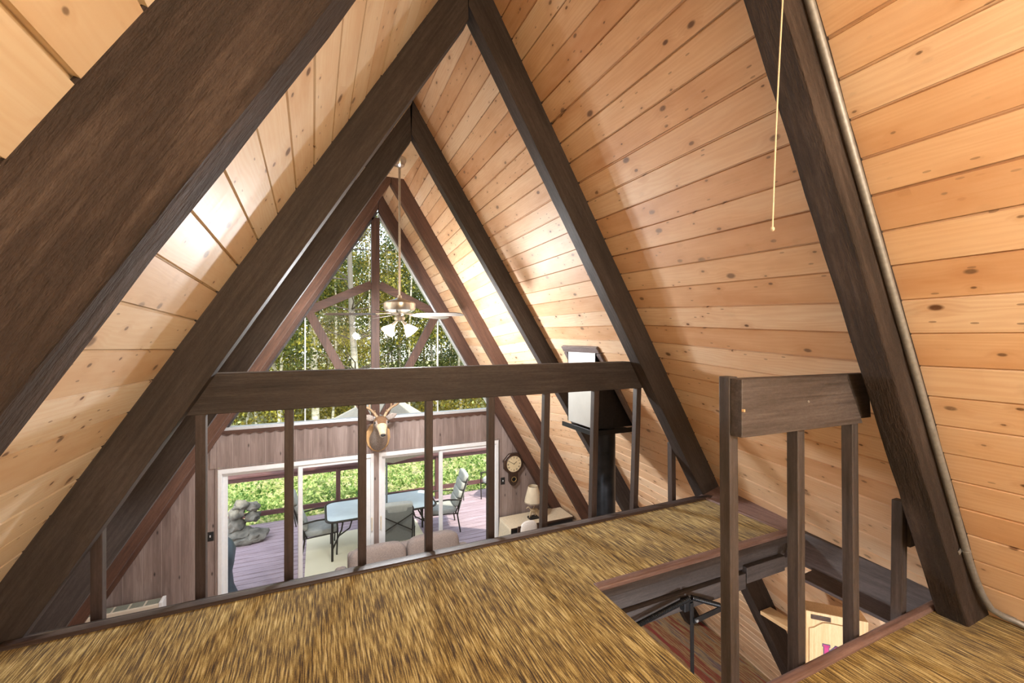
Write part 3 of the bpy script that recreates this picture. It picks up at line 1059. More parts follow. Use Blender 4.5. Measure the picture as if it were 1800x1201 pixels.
# ------------------------------------------------------------------ deer head
dr = thing('mounted_deer_head', 'mounted deer head with antlers on a wooden plaque above the sliding doors', 'deer trophy', (0, WY - .02, -.47))
DX = .005
pl = [(0, -.485), (.09, -.455), (.150, -.38), (.176, -.28), (.168, -.17), (.12, -.08), (.06, -.04), (0, -.03)]
poly = [(DX + x, z) for x, z in pl] + [(DX - x, z) for x, z in reversed(pl[1:-1])]
MB().prism(poly, 'y', WY - .030, WY - .001).build('plaque', M['wood_tan'], dr, .008, bseg=3)
rings = []
for (cy, cz, ra, rb, ang) in ((WY - .03, -.30, .130, .165, 0), (WY - .09, -.285, .128, .160, .15), (WY - .16, -.235, .115, .138, .45), (WY - .22, -.15, .100, .112, .8),
                              (WY - .255, -.075, .098, .095, 1.0), (WY - .285, -.010, .102, .096, .7), (WY - .325, .015, .104, .096, .2), (WY - .375, .000, .098, .086, -.25),
                              (WY - .425, -.035, .076, .068, -.45), (WY - .475, -.075, .058, .054, -.5), (WY - .520, -.110, .050, .046, -.5), (WY - .550, -.132, .036, .034, -.5), (WY - .562, -.140, .014, .016, -.5)):
    b = Vector((0, math.sin(ang), math.cos(ang))) * rb
    rings.append(((DX, cy, cz), (ra, 0, 0), b))


def deer_m(j, a):
    up = math.sin(a)
    if j <= 3: return 0
    if j in (4, 5, 6): return 2 if up > .15 else 0
    if j == 7: return 2 if up > .62 else (0 if up > -.4 else 3)
    if j >= 10: return 3 if up < .1 else 1
    return 1 if up > .25 else (0 if up > -.45 else 3)


MB().loft(rings, 24, deer_m).build('head', [M['furgrey'], M['furtan'], M['furdark'], M['furwhite']], dr, smooth=180)
MB().puff((DX, WY - .560, -.122), (.034, .018, .022), .8).build('nose', M['blackm'], dr, smooth=180)
for s_ in (-1, 1):
    MB().puff((DX + s_ * .088, WY - .385, .022), (.017, .020, .018), 1).build('eye', M['blackm'], dr, smooth=180)
    e0 = Vector((DX + s_ * .085, WY - .27, .055))
    ev = Vector((s_ * .15, .0, .055))
    rg = []
    for t, wd in ((0, .022), (.25, .042), (.55, .046), (.85, .025), (1.0, .004)):
        rg.append((e0 + ev * t, Vector((-s_ * .3, 0, 1)).normalized() * wd, Vector((0, 1, 0)) * wd * .35))
    MB().loft(rg, 12).build('ear', M['furgrey'], dr, smooth=180)
    b0 = Vector((DX + s_ * .050, WY - .30, .085))
    mainb = [b0 + Vector(p) for p in ((0, 0, 0), (s_ * .035, .03, .06), (s_ * .10, .04, .12), (s_ * .18, .01, .17), (s_ * .23, -.05, .23), (s_ * .235, -.10, .31))]
    an = MB().tube(mainb, [.022, .020, .018, .016, .013, .005], 8)
    for q_, v in ((1, (-s_ * .005, -.05, .05)), (2, (s_ * .01, -.02, .15)), (3, (s_ * .05, -.06, .13)), (4, (s_ * .08, -.02, .06))):
        p = mainb[q_]
        v = Vector(v)
        an.tube([p, p + v * .5 + Vector((0, 0, .01)), p + v], [.014, .011, .003], 7)
    an.build('antler', M['antler'], dr, smooth=60)

# ------------------------------------------------------------------ wall clock
CX, CZ = 2.240, -.930
ck = thing('wall_clock', 'octagonal dark wood pendulum clock on the panelled wall', 'clock', (CX, WY - .002, CZ))
oc = lambda r: [(CX + r * math.cos(PI / 8 + i * PI / 4), CZ + r * math.sin(PI / 8 + i * PI / 4)) for i in range(8)]
MB().prism(oc(.195), 'y', WY - .060, WY - .001).build('case', M['walnut'], ck, .012, bseg=3)
MB().prism([(CX - .085, CZ - .16), (CX + .085, CZ - .16), (CX + .085, CZ - .30), (CX + .045, CZ - .36), (CX, CZ - .385), (CX - .045, CZ - .36), (CX - .085, CZ - .30)], 'y', WY - .055, WY - .001).build('pendulum_case', M['walnut'], ck, .006)
rotc = Matrix.Rotation(PI / 2, 3, 'X')
MB().lathe([(.145, 0), (.150, .006), (.142, .012), (.136, .008), (.136, 0)], (CX, WY - .060, CZ), 40, rotc, cap=False).build('bezel', M['walnut'], ck, smooth=50)
dl = MB().lathe([(0, .0), (.137, .0), (.137, .003), (0, .003)], (CX, WY - .060, CZ), 40, rotc, cap=False).build('dial', M['dial'], ck)
for i in range(12):
    nm = MB()
    a = i * PI / 6
    R_ = Matrix.Rotation(-a, 3, 'Y')
    cnt = [2, 1, 2, 3, 3, 1, 2, 3, 3, 2, 1, 2][i]
    for j in range(cnt):
        nm.obox(Vector((CX, WY - .0635, CZ)) + R_ @ Vector(((j - (cnt - 1) / 2) * .0095, 0, .108)), (.0052, .001, .028), R_)
    nm.build('numeral', M['blackm'], dl)
for a, ln, wd in ((55, .070, .008), (-60, .100, .006)):
    R_ = Matrix.Rotation(math.radians(a), 3, 'Y')
    MB().obox(Vector((CX, WY - .066, CZ)) + R_ @ Vector((0, 0, ln / 2 - .01)), (wd, .002, ln), R_).build('hand', M['blackm'], ck)
MB().lathe([(.040, 0), (.048, .004), (.046, .010), (.036, .006)], (CX, WY - .055, CZ - .265), 28, rotc, cap=False).build('pendulum_ring', M['brass'], ck, smooth=50)
MB().lathe([(0, .002), (.037, .002)], (CX, WY - .055, CZ - .265), 28, rotc, cap=False).build('pendulum_window', M['pipe'], ck)


def switch(x, z, label):
    s = thing('light_switch', label, 'light switch', (x, WY - .001, z))
    MB().box(x - .038, x + .038, WY - .008, WY - .001, z - .060, z + .060).build('switch_plate', M['blackm'], s, .002)
    MB().obox((x, WY - .012, z + .004), (.012, .014, .026), Matrix.Rotation(.35, 3, 'X')).build('toggle', M['white'], s, .001)


switch(-2.105, -1.368, 'black light switch with white toggle left of the left sliding door')
switch(2.055, -1.215, 'black light switch with white toggle below the wall clock')

# ------------------------------------------------------------------ wall heater
ht = thing('wall_heater', 'cream wall heater with grilled top standing by the panelled wall at lower left', 'heater', (-2.95, WY - .18, ZF + .02))
hy0, hy1 = WY - .255, WY - .106
MB().box(-3.335, -2.573, hy0, hy1, ZF + .06, -1.985).build('heater_body', M['cream'], ht, .008)
MB().box(-2.576, -2.538, hy0 - .004, hy1, ZF + .06, -1.970).build('end_cap', M['white'], ht, .006)
MB().box(-3.37, -3.332, hy0 - .004, hy1, ZF + .06, -1.970).build('end_cap', M['cream'], ht, .006)
for i in range(5):
    xa = -3.31 + i * .150
    g = MB()
    for j in range(9):
        g.box(xa + j * .0145, xa + j * .0145 + .008, hy0 + .02, hy1 - .02, -1.987, -1.979)
    g.build('grille', M['grille'], ht)
MB().box(-3.332, -2.576, hy0 - .002, hy0 + .002, -2.14, -2.133).build('seam', M['grille'], ht)
g = MB()
for j in range(6): g.box(-2.77 + j * .020, -2.77 + j * .020 + .013, hy0 - .002, hy0 + .001, -2.105, -2.093)
g.build('badge', M['red'], ht)
for xa in (-3.29, -2.69):
    MB().box(xa, xa + .08, hy0 + .02, hy1 - .02, ZF, ZF + .07).build('foot', M['cream'], ht)

# ------------------------------------------------------------------ stove flue
fl = thing('flue_box', 'black and pale metal flue box framed on the sloping right wall', 'flue box', (1.7, 3.45, .4))
bx0, by0, by1, bz = 1.490, 3.235, 3.715, .395
xs_ = lambda z: (lambda A, k: (A - z) / k)(*outer(1, 3.45))
zt = (lambda A, k: A - k * bx0)(*outer(1, 3.45))
xr = xs_(bz) + .02
MB().prism([(by0, bz), (by1, bz), (by1, zt + .02), (by0, zt + .02)], 'x', bx0, bx0 + .012).build('side_panel', M['steelpanel'], fl)
MB().prism([(bx0, bz), (xr, bz), (bx0, zt + .02)], 'y', by0, by0 + .012).build('front_panel', M['black'], fl)
MB().prism([(bx0, bz), (xr, bz), (bx0, zt + .02)], 'y', by1 - .012, by1).build('back_panel', M['black'], fl)
t_ = MB()
t_.box(bx0 - .055, xs_(.37) - .03, by0 - .035, by1 + .02, .345, .353)
t_.box(bx0 - .055, bx0 - .045, by0 - .035, by1 + .02, .353, .388).box(bx0 - .045, xs_(.37) - .02, by0 - .035, by0 - .027, .353, .388)
t_.build('collar_tray', M['black'], fl)
# trim frame on the boarding
A_, k_ = outer(1, 3.45)
c_, s_n = 1 / math.sqrt(1 + k_ * k_), k_ / math.sqrt(1 + k_ * k_)
Pz = lambda z, yy, off=.02: Vector(((A_ - z) / k_ - off * s_n, yy, z - off * c_))
for a, b in ((Pz(1.135, 3.17), Pz(1.135, 3.78)), (Pz(1.10, 3.195), Pz(.40, 3.195)), (Pz(1.10, 3.755), Pz(.40, 3.755))):
    t2 = (b - a).normalized()
    nn = Vector((s_n, 0, c_))
    MB().bar(a, b, .062, .03, nn).build('frame_board', M['greymauve'], fl, .003)
sp = thing('stove_pipe', 'black steel stove pipe dropping from the flue box', 'stove pipe', (1.735, 3.45, -1.75))
MB().tube([(1.735, 3.45, .36), (1.735, 3.45, -.55)], .1145, 32).build('pipe_section', M['pipe'], sp, smooth=40)
MB().tube([(1.735, 3.45, -.53), (1.735, 3.45, -1.75)], .1125, 32).build('pipe_section', M['pipe'], sp, smooth=40)
st = thing('wood_stove', 'black wood stove standing under the stove pipe on the lower floor', 'stove', (1.735, 3.45, ZF))
MB().box(1.42, 2.05, 3.15, 3.75, ZF + .15, -1.80).build('body', M['black'], st, .015)
MB().box(1.38, 2.09, 3.11, 3.79, -1.80, -1.765).build('top_plate', M['black'], st, .006)
MB().box(1.404, 1.419, 3.25, 3.65, ZF + .25, -1.95).build('door', M['pipe'], st, .004)
for sx in (1.46, 2.01):
    for sy in (3.19, 3.71):
        MB().tube([(sx, sy, ZF), (sx, sy, ZF + .16)], [.02, .03], 10).build('leg', M['black'], st)

# ------------------------------------------------------------------ sofa, desk, lamp and other things below
sf = thing('sofa', 'taupe upholstered sofa with its back to the sliding doors', 'sofa', (.36, 5.9, ZF))
rx = Matrix.Rotation(-.22, 3, 'X')
MB().puff((-.06, 6.18, -1.93), (.385, .13, .27), .45, rx).build('back_cushion', M['sofa'], sf, smooth=180)
MB().puff((.72, 6.18, -1.915), (.385, .13, .27), .45, rx).build('back_cushion', M['sofa'], sf, smooth=180)
MB().puff((-.05, 5.80, -2.12), (.39, .38, .10), .3).build('seat_cushion', M['sofa'], sf, smooth=180)
MB().puff((.73, 5.80, -2.12), (.39, .38, .10), .3).build('seat_cushion', M['sofa'], sf, smooth=180)
MB().box(-.45, 1.13, 6.24, 6.40, ZF + .06, -1.75).build('back_frame', M['sofa'], sf, .05, bseg=4)
MB().box(-.45, 1.13, 5.45, 6.26, ZF + .06, ZF + .34).build('base', M['sofa'], sf, .03, bseg=3)
for xa in (-.62, 1.12):
    MB().box(xa, xa + .17, 5.42, 6.40, ZF + .06, -1.93).build('arm', M['sofa'], sf, .06, bseg=4)
for xa in (-.55, 1.2):
    for ya in (5.5, 6.34):
        MB().box(xa - .025, xa + .025, ya - .025, ya + .025, ZF, ZF + .06).build('foot', M['walnut'], sf)
mb = MB()
rb = random.Random(2)
for i in range(44):
    t = i / 43
    mb.puff((-.27 + .36 * t, 5.80 - .10 * t + .03 * math.sin(i * 1.7), -2.015 + .035 * abs(math.sin(i * .9)) + .006), (.014, .014, .014), 1, None, 8, 6)
bd = mb.build('glass_beads', plain('clear_glass_beads', (.75, .76, .78), .08, .4, .2, 60, 0), smooth=180)
prop(bd, 'string of clear glass beads lying on the taupe sofa seat', 'bead string')

dk = thing('console_desk', 'dark console cabinet standing under the wall clock', 'cabinet', (2.57, 6.43, ZF))
MB().box(2.00, 3.14, 6.215, 6.66, ZF + .05, -1.84).build('cabinet_body', M['blackm'], dk, .006)
MB().box(1.985, 3.155, 6.195, 6.675, -1.84, -1.81).build('cabinet_top', M['walnut'], dk, .006)
d1 = MB().box(2.06, 2.52, 6.198, 6.214, ZF + .12, -1.90).build('door', M['blackm'], dk, .005)
MB().tube([(2.30 + .03 * math.cos(a), 6.186 - .008 * math.sin(a), -1.955 + .03 * math.cos(a * 2) * .4) for a in [i * PI / 8 for i in range(9)]], .005, 8).build('door_handle', M['pipe'], d1)
d2 = MB().box(2.58, 3.10, 6.198, 6.214, -2.10, -1.90).build('drawer', M['blackm'], dk, .005)
MB().tube([(2.98, 6.198, -1.985), (2.98, 6.175, -1.985)], .014, 12).build('knob', M['pipe'], d2)
MB().box(2.58, 3.10, 6.198, 6.214, ZF + .12, -2.13).build('drawer', M['blackm'], dk, .005)
for xa in (2.03, 3.05):
    MB().box(xa, xa + .06, 6.24, 6.64, ZF, ZF + .06).build('foot', M['blackm'], dk)
mb = MB()
mb.box(1.970, 3.13, 6.195, 6.66, -1.809, -1.803)
n = 14
vs, fs = [], []
for j in range(9):
    for i in range(n + 1):
        t = i / n
        z = -1.806 - j * .06
        vs.append((1.972 - .010 * math.sin(t * 14) * j / 8 - .012 * j / 8, 6.195 + .465 * t - .02 * (1 - 2 * t) * j / 8, z))
for j in range(8):
    for i in range(n):
        a = j * (n + 1) + i
        fs.append((a, a + 1, a + n + 2, a + n + 1))
mb.add(vs, fs)
rn = mb.build('table_runner', M['runner'], smooth=50)
sm = rn.modifiers.new('thick', 'SOLIDIFY'); sm.thickness = .004
prop(rn, 'cream cloth runner draped over the dark console cabinet', 'table runner')

lp = thing('table_lamp', 'table lamp with a horse figure base and parchment shade on the console cabinet', 'lamp', (2.475, 6.40, -1.803))
LX, LY, LZ = 2.475, 6.40, -1.803
MB().box(LX - .085, LX + .085, LY - .06, LY + .06, LZ, LZ + .030).build('base', M['blackm'], lp, .006)
hs = MB()
hs.loft([((LX + dx, LY, LZ + dz), (0, ra, 0), Vector((-math.sin(an), 0, math.cos(an))) * rb_) for dx, dz, ra, rb_, an in
         ((.075, .135, .010, .014, 0), (.060, .135, .022, .030, 0), (.020, .130, .024, .028, 0), (-.030, .138, .024, .032, .1), (-.055, .155, .018, .026, .6), (-.070, .185, .013, .019, .6), (-.082, .205, .013, .017, 1.1), (-.105, .200, .010, .012, 2.2), (-.125, .186, .007, .008, 2.4))], 12)
for dx, dy, k in ((-.045, -.014, -.03), (-.040, .014, .01), (.060, -.014, .02), (.058, .014, -.01)):
    hs.tube([(LX + dx, LY + dy, LZ + .125), (LX + dx + k * .7, LY + dy, LZ + .075), (LX + dx + k, LY + dy, LZ + .030)], [.013, .008, .006], 8)
hs.tube([(LX + .078, LY, LZ + .14), (LX + .10, LY, LZ + .11), (LX + .098, LY, LZ + .06)], [.008, .010, .003], 8)
hs.build('horse_figure', M['bone'], lp, smooth=60)
MB().tube([(LX, LY, LZ + .15), (LX + .03, LY, LZ + .22), (LX, LY, LZ + .29), (LX, LY, LZ + .33)], .007, 10).build('stem', M['bone'], lp, smooth=60)
MB().lathe([(.150, .275), (.152, .280), (.080, .545), (.078, .545), (.147, .277)], (LX, LY, LZ), 32, None, cap=False, wob=lambda a, j: 1 + .012 * math.cos(24 * a) * (1 if j < 2 else .5)).build('lamp_shade', M['shade'], lp, smooth=40)
for rr_, zz_ in ((.151, .284), (.080, .542)):
    MB().tube([(LX + (rr_ + .004 * (i % 2)) * math.cos(i * PI / 30), LY + (rr_ + .004 * (i % 2)) * math.sin(i * PI / 30), LZ + zz_ + .006 * (i % 2)) for i in range(60)], .0032, 5, closed=True).build('lacing', M['walnut'], lp)

ch = thing('wooden_chair', 'wooden chair with a white crocheted back cover in front of the console cabinet', 'chair', (2.18, 5.82, ZF))
ZC = ZF
MB().box(1.97, 2.39, 5.60, 6.00, ZC + .42, ZC + .455).build('seat', M['walnut'], ch, .008)
for sx in (1.99, 2.335):
    MB().box(sx, sx + .035, 5.61, 5.645, ZC, ZC + .42).build('leg', M['walnut'], ch, .003)
    MB().box(sx, sx + .035, 5.96, 5.995, ZC, ZC + .84).build('leg', M['walnut'], ch, .003)
MB().box(1.99, 2.37, 5.965, 5.99, ZC + .60, ZC + .86).build('backrest', M['walnut'], ch, .01)
MB().puff((2.18, 5.975, ZC + .77), (.15, .035, .155), .75).build('back_cover', M['crochet'], ch, smooth=180)

bg_ = MB().puff((3.225, 6.20, ZF + .325), (.062, .17, .325), .5).build('canvas_bag', M['canvas'], smooth=180)
prop(bg_, 'beige canvas bag standing between the console cabinet and the sloping wall', 'bag')

# storage below the stair opening
pt = MB().box(2.570, 2.70, 1.72, 2.41, -1.095, -1.065).build('wall_shelf', M['pale_pine'], None, .003)
prop(pt, 'pale pine shelf board against the sloping wall under the stair opening', 'shelf')
cb = thing('tall_cabinet', 'pale wooden cabinet door with a routed arch and a pink letter, under the stair opening', 'cabinet', (1.99, 1.62, ZF))
ex = Vector((.70, -.71, 0)).normalized()
en = Vector((-ex.y, ex.x, 0))
if en.x > 0: en = -en
ez = Vector((0, 0, 1))
Q0 = Vector((1.890, 1.630, 0))
MC = Matrix((ex, -en, ez)).transposed()
CW, ZT = .31, -.430
lc3 = lambda u, d, z: Q0 + ex * u + en * d + ez * z
MB().obox(lc3(CW / 2, -.06, (ZT + ZF) / 2), (CW, .12, ZT - ZF), MC).build('cabinet_body', M['pale_pine'], cb, .004)
u0, u1, zb_ = .02, CW - .02, ZF + .1
arch = [(u0, zb_), (u1, zb_), (u1, ZT - .10)] + [(u0 + (u1 - u0) * (1 - i / 12), ZT - .10 + (.05 if .3 < i / 12 < .7 else (.05 * (.5 - .5 * math.cos(PI * min(i, 12 - i) / 3.6)))) ) for i in range(1, 13)]
n = len(arch)
vs = [lc3(u, .001, z) for u, z in arch] + [lc3(u, .012, z) for u, z in arch]
dm = MB().add(vs, [tuple(range(n)), tuple(range(2 * n - 1, n - 1, -1))] + [(i, (i + 1) % n, (i + 1) % n + n, i + n) for i in range(n)])
dd = dm.build('door_panel', M['pale_pine'], cb, .004)
MB().obox(lc3(.075, .004, ZT - .028), (.10, .006, .026), MC).build('handle_slot', M['walnut'], cb, .002)


def glyph(polys, off, mat, name, grow=0):
    g = MB()
    for a, b, wd in polys:
        pa, pb = lc3(a[0], off, a[1]), lc3(b[0], off, b[1])
        e_ = (pb - pa).normalized() * grow
        g.bar(pa - e_, pb + e_, wd + 2 * grow, .003, en)
    g.build(name, mat, dd)


ku, kz, kh = .100, ZT - .285, .105
strokes = [((ku, kz), (ku, kz + kh), .022), ((ku + .006, kz + kh * .45), (ku + .055, kz + kh), .018), ((ku + .010, kz + kh * .5), (ku + .062, kz), .020),
           ((ku - .016, kz + kh), (ku + .016, kz + kh), .010), ((ku - .016, kz), (ku + .016, kz), .010), ((ku + .045, kz + kh), (ku + .068, kz + kh), .010)]
c2 = [((ku + .10 + .04 * math.cos(a), kz + .03 + .045 * math.sin(a)), (ku + .10 + .04 * math.cos(a + .5), kz + .03 + .045 * math.sin(a + .5)), .018) for a in (.6, 1.1, 1.6, 2.1, 2.6, 3.1, 3.6)]
glyph(strokes + c2, .0135, M['navy'], 'letter_outline', .004)
glyph(strokes + c2, .0150, M['pink'], 'letter')

# ------------------------------------------------------------------ outdoors: deck
mb = MB()
yy = 6.86
while yy < 10.10:
    mb.box(-6.0, 6.0, yy, yy + .138, -2.64, -2.60)
    yy += .151
prop(mb.build('deck', M['deck'], grain=lambda v: (v.x, v.y, v.z)), kind='structure')
prop(MB().box(-6.0, 6.0, 6.82, 10.05, -2.76, -2.66).build('deck_joists', M['beam']), kind='structure')
rl = thing('deck_railing', 'oxblood painted wooden railing along the far edge of the deck', 'railing', (0, 10.06, -2.6))
MB().box(-6.0, 6.0, 9.96, 10.13, -1.570, -1.530).build('top_rail', M['rail'], rl, .004)
MB().box(-6.0, 6.0, 10.02, 10.06, -1.665, -1.570).build('top_rail', M['rail'], rl, .003)
MB().box(-6.0, 6.0, 10.02, 10.06, -2.395, -2.300).build('bottom_rail', M['rail'], rl, .003)
for px in (-5.0, -2.95, -.47, 1.72, 3.9):
    MB().box(px, px + .09, 10.00, 10.09, -2.60, -1.57).build('post', M['rail'], rl, .003)
prop(MB().box(-1.02, 1.05, 7.05, 9.05, -2.600, -2.592).build('outdoor_rug', M['rug']), 'beige woven rug lying on the deck under the glass table', 'rug')

tb = thing('patio_table', 'glass topped patio table with curved bronze legs on the deck', 'table', (.25, 8.28, -2.6))
tx0, tx1, ty0, ty1, tz = -.70, 1.20, 7.80, 8.74, -1.875


def rrect(x0, x1, y0, y1, r, n=6):
    out = []
    for cx, cy, a0 in ((x1 - r, y1 - r, 0), (x0 + r, y1 - r, PI / 2), (x0 + r, y0 + r, PI), (x1 - r, y0 + r, 1.5 * PI)):
        out += [(cx + r * math.cos(a0 + PI / 2 * i / n), cy + r * math.sin(a0 + PI / 2 * i / n)) for i in range(n + 1)]
    return out


MB().prism(rrect(tx0 + .02, tx1 - .02, ty0 + .02, ty1 - .02, .14), 'z', tz - .008, tz).build('glass_top', M['frost'], tb)
MB().tube([(x, y, tz - .010) for x, y in rrect(tx0, tx1, ty0, ty1, .15)], .019, 10, closed=True).build('rim', M['bronze'], tb, smooth=60)
for sx, xa in ((1, tx0 + .10), (-1, tx1 - .10)):
    for sy, ya in ((1, ty0 + .12), (-1, ty1 - .12)):
        l = MB().tube([(xa, ya, tz - .02), (xa, ya, -2.60)], .020, 10)
        l.tube([(xa, ya, -2.40), (xa + sx * .06, ya + sy * .03, -2.28), (xa + sx * .15, ya + sy * .06, -2.10), (xa + sx * .17, ya + sy * .07, -1.99), (xa + sx * .12, ya + sy * .06, tz - .02)], .014, 8)
        l.tube([(xa + sx * .10, ya + sy * .05, -2.20), (xa + sx * .28, ya + sy * .05, -2.09), (xa + sx * .34, ya + sy * .05, tz - .02)], .013, 8)
        l.build('leg', M['bronze'], tb, smooth=60)


def patio_chair(label, loc, rz, pale=True, first=[None]):
    if first[0] is None:
        c = thing('patio_chair', label, 'chair', (0, 0, 0), 'patio chairs on the deck')
        rb_ = Matrix.Rotation(-.30, 3, 'Y')
        MB().puff((.02, 0, .425), (.27, .26, .06), .35).build('seat_cushion', M['cushion'], c, smooth=180)
        bc = MB()
        for i in range(4):
            bc.puff((-.255 - .055 * i, 0, .56 + .155 * i), (.055, .255, .088), .45, rb_)
        bc.build('back_cushion', M['cushion'], c, smooth=180)
        sl = MB().obox((-.375, 0, .72), (.012, .47, .64), rb_)
        sl.build('back_sling', M['sling'], c)
        for s_ in (-1, 1):
            yb_ = s_ * .285
            fr = MB().tube([(-.20, s_ * .255, .36), (-.30, s_ * .255, .58), (-.44, s_ * .255, 1.00), (-.46, s_ * .23, 1.06), (-.465, 0, 1.075)], .013, 8)
            fr.build('back_frame', M['bronze'], c, smooth=60)
            MB().tube([(-.33, yb_, .63), (-.05, yb_, .66), (.18, yb_, .655), (.29, yb_, .62)], .015, 8).build('arm', M['bronze'], c, smooth=60)
            MB().tube([(.27, yb_, .635), (.285, yb_, .45), (.27, yb_, .0)], .014, 8).build('leg', M['bronze'], c, smooth=60)
            MB().tube([(-.30, yb_, .63), (-.24, yb_, .34), (-.30, yb_, .0)], .014, 8).build('leg', M['bronze'], c, smooth=60)
        MB().tube([(-.24, -.285, .34), (-.24, .285, .34)], .012, 8).tube([(.28, -.285, .36), (.28, .285, .36)], .012, 8).tube([(-.24, -.25, .36), (.28, -.25, .38)], .012, 8).tube([(-.24, .25, .36), (.28, .25, .38)], .012, 8).build('seat_frame', M['bronze'], c, smooth=60)
        MB().tube([(-.372, -.25, .60), (-.468, .25, .92)], .010, 6).tube([(-.372, .25, .60), (-.468, -.25, .92)], .010, 6).build('back_brace', M['bronze'], c, smooth=60)
        first[0] = c
    else:
        c = copy_tree(first[0])
        c['label'] = label
    c.location = loc
    c.rotation_euler = (0, 0, rz)


patio_chair('grey cushioned patio chair at the left end of the glass table', (-.80, 8.42, -2.592), .03)
patio_chair('high-backed grey cushioned patio chair at the right end of the glass table', (1.47, 8.42, -2.6), PI - .10)
patio_chair('patio chair seen from behind at the near side of the glass table', (.42, 7.62, -2.592), PI / 2 - .12)
patio_chair('patio chair apart by the railing at the right of the deck', (3.10, 9.55, -2.6), PI * .75)

um = thing('patio_umbrella', 'taupe patio umbrella opened over the glass table', 'umbrella', (.35, 8.28, -2.6))
MB().tube([(.35, 8.28, -2.58), (.35, 8.28, -1.2), (.20, 8.28, .10)], .019, 12).build('pole', M['sling'], um, smooth=60)
tl = Matrix.Rotation(math.radians(9), 3, Vector((1, .15, 0)))
MB().lathe([(.0, .03), (.06, .0), (.62, -.36), (1.22, -.74), (1.24, -.84), (1.225, -.84), (1.205, -.75), (.61, -.38), (.0, -.02)], (.33, 8.28, .20), 8, tl, cap=False, wob=lambda a, j: 1).build('canopy', M['umb'], um)
MB().lathe([(.0, 0), (.24, 0), (.24, .05), (.05, .08), (.04, .30), (0, .30)], (.35, 8.28, -2.592), 24).build('base', M['bronze'], um, smooth=40)

rf = thing('rock_fountain', 'stacked grey rock fountain at the far left of the deck', 'fountain', (-2.1, 9.35, -2.6))
for i, (x, y, z, r) in enumerate(((-2.16, 9.45, -2.50, (.26, .20, .13)), (-1.90, 9.36, -2.50, (.20, .18, .12)), (-2.23, 9.50, -2.30, (.15, .15, .14)), (-2.22, 9.52, -2.10, (.13, .13, .13)),
                                  (-1.98, 9.54, -2.20, (.14, .12, .10)), (-2.17, 9.55, -1.96, (.13, .12, .09)), (-1.97, 9.58, -2.03, (.12, .11, .08)), (-2.35, 9.30, -2.56, (.08, .08, .05)), (-2.05, 9.26, -2.535, (.24, .10, .075)))):
    MB().blob((x, y, z), r, i + 2, 3, .45).build('boulder', M['rock'], rf, smooth=50)
gl_ = thing('covered_grill', 'barbecue grill under a slate blue cover beside the left sliding door', 'grill', (-2.22, 7.35, -2.6))
MB().lathe([(.34, 0), (.33, .05), (.27, .25), (.26, .45), (.30, .60), (.305, .72), (.27, .84), (.19, .94), (.08, .985), (0, .99)], (-2.22, 7.35, -2.6), 28, None, wob=lambda a, j: 1 + .05 * math.sin(5 * a + j) * (j < 6)).build('cover', M['cover'], gl_, smooth=70)

# ------------------------------------------------------------------ ground, undergrowth, trees
mb = MB()
nx, ny = 44, 44
for j in range(ny + 1):
    for i in range(nx + 1):
        x = -26 + 56 * i / nx
        y = 6.9 + 40 * j / ny
        z = -2.95 + max(0, (y - 10.5)) * .045 + .25 * mnoise.noise(Vector((x * .25, y * .25, 0))) * min(1, max(0, (y - 10) / 2))
        mb.v.append((x, y, z))
for j in range(ny):
    for i in range(nx):
        a = j * (nx + 1) + i
        mb.f.append([a, a + 1, a + nx + 2, a + nx + 1]); mb.m.append(0)
prop(mb.build('ground', M['ground'], smooth=180), kind='structure')
gz = lambda x, y: -2.95 + max(0, (y - 10.5)) * .045

ur = random.Random(11)
random.seed(5)


def under():
    y = 10.35 + 7.5 * random.random() ** 1.3
    x = -.815 + (y / 10.0) * random.uniform(-3.2, 5.6)
    hgt = .15 + 1.5 * max(0, mnoise.noise(Vector((x * 1.1, y * .8, 3.0))) + .22)
    return (x, y, gz(x, y) + hgt * random.random() ** .7)


ug = MB().leaves(15000, under, .04, .17).build('undergrowth', M['leaf4'])
prop(ug, 'bright green leafy undergrowth behind the deck railing', 'undergrowth', None, 'stuff')


def brush():
    y = random.uniform(17, 27)
    x = -.815 + (y / 10.0) * random.uniform(-3.0, 5.0)
    hgt = .3 + 2.6 * max(0, mnoise.noise(Vector((x * .5, y * .5, 9.0))) + .25)
    return (x, y, gz(x, y) + hgt * random.random() ** .8)


prop(MB().leaves(13000, brush, .10, .22).build('brush', M['leaf3']), 'golden leafy brush on the ground among the aspens', 'brush', None, 'stuff')


def crown(n, hz, r, low, s0=.08, s1=.16, cl=26):
    cs = []
    for _ in range(cl):
        t = random.random()
        rr = r * (1 - .55 * t) * math.sqrt(random.random())
        a = random.uniform(0, 2 * PI)
        cs.append((rr * math.cos(a), rr * math.sin(a), low + (hz - low) * t, random.uniform(.35, .75) * r * .5))

    def f():
        c = random.choice(cs)
        return (c[0] + random.gauss(0, c[3] * .6), c[1] + random.gauss(0, c[3] * .6), c[2] + random.gauss(0, c[3] * .5))
    return MB().leaves(n, f, s0, s1)


CR = [crown(4200, 10.5, 2.0, 2.2), crown(4200, 9.5, 2.3, 1.2), crown(3800, 11.5, 1.8, 3.0), crown(4600, 8.0, 2.6, .4)]
CROWN_ME = {}


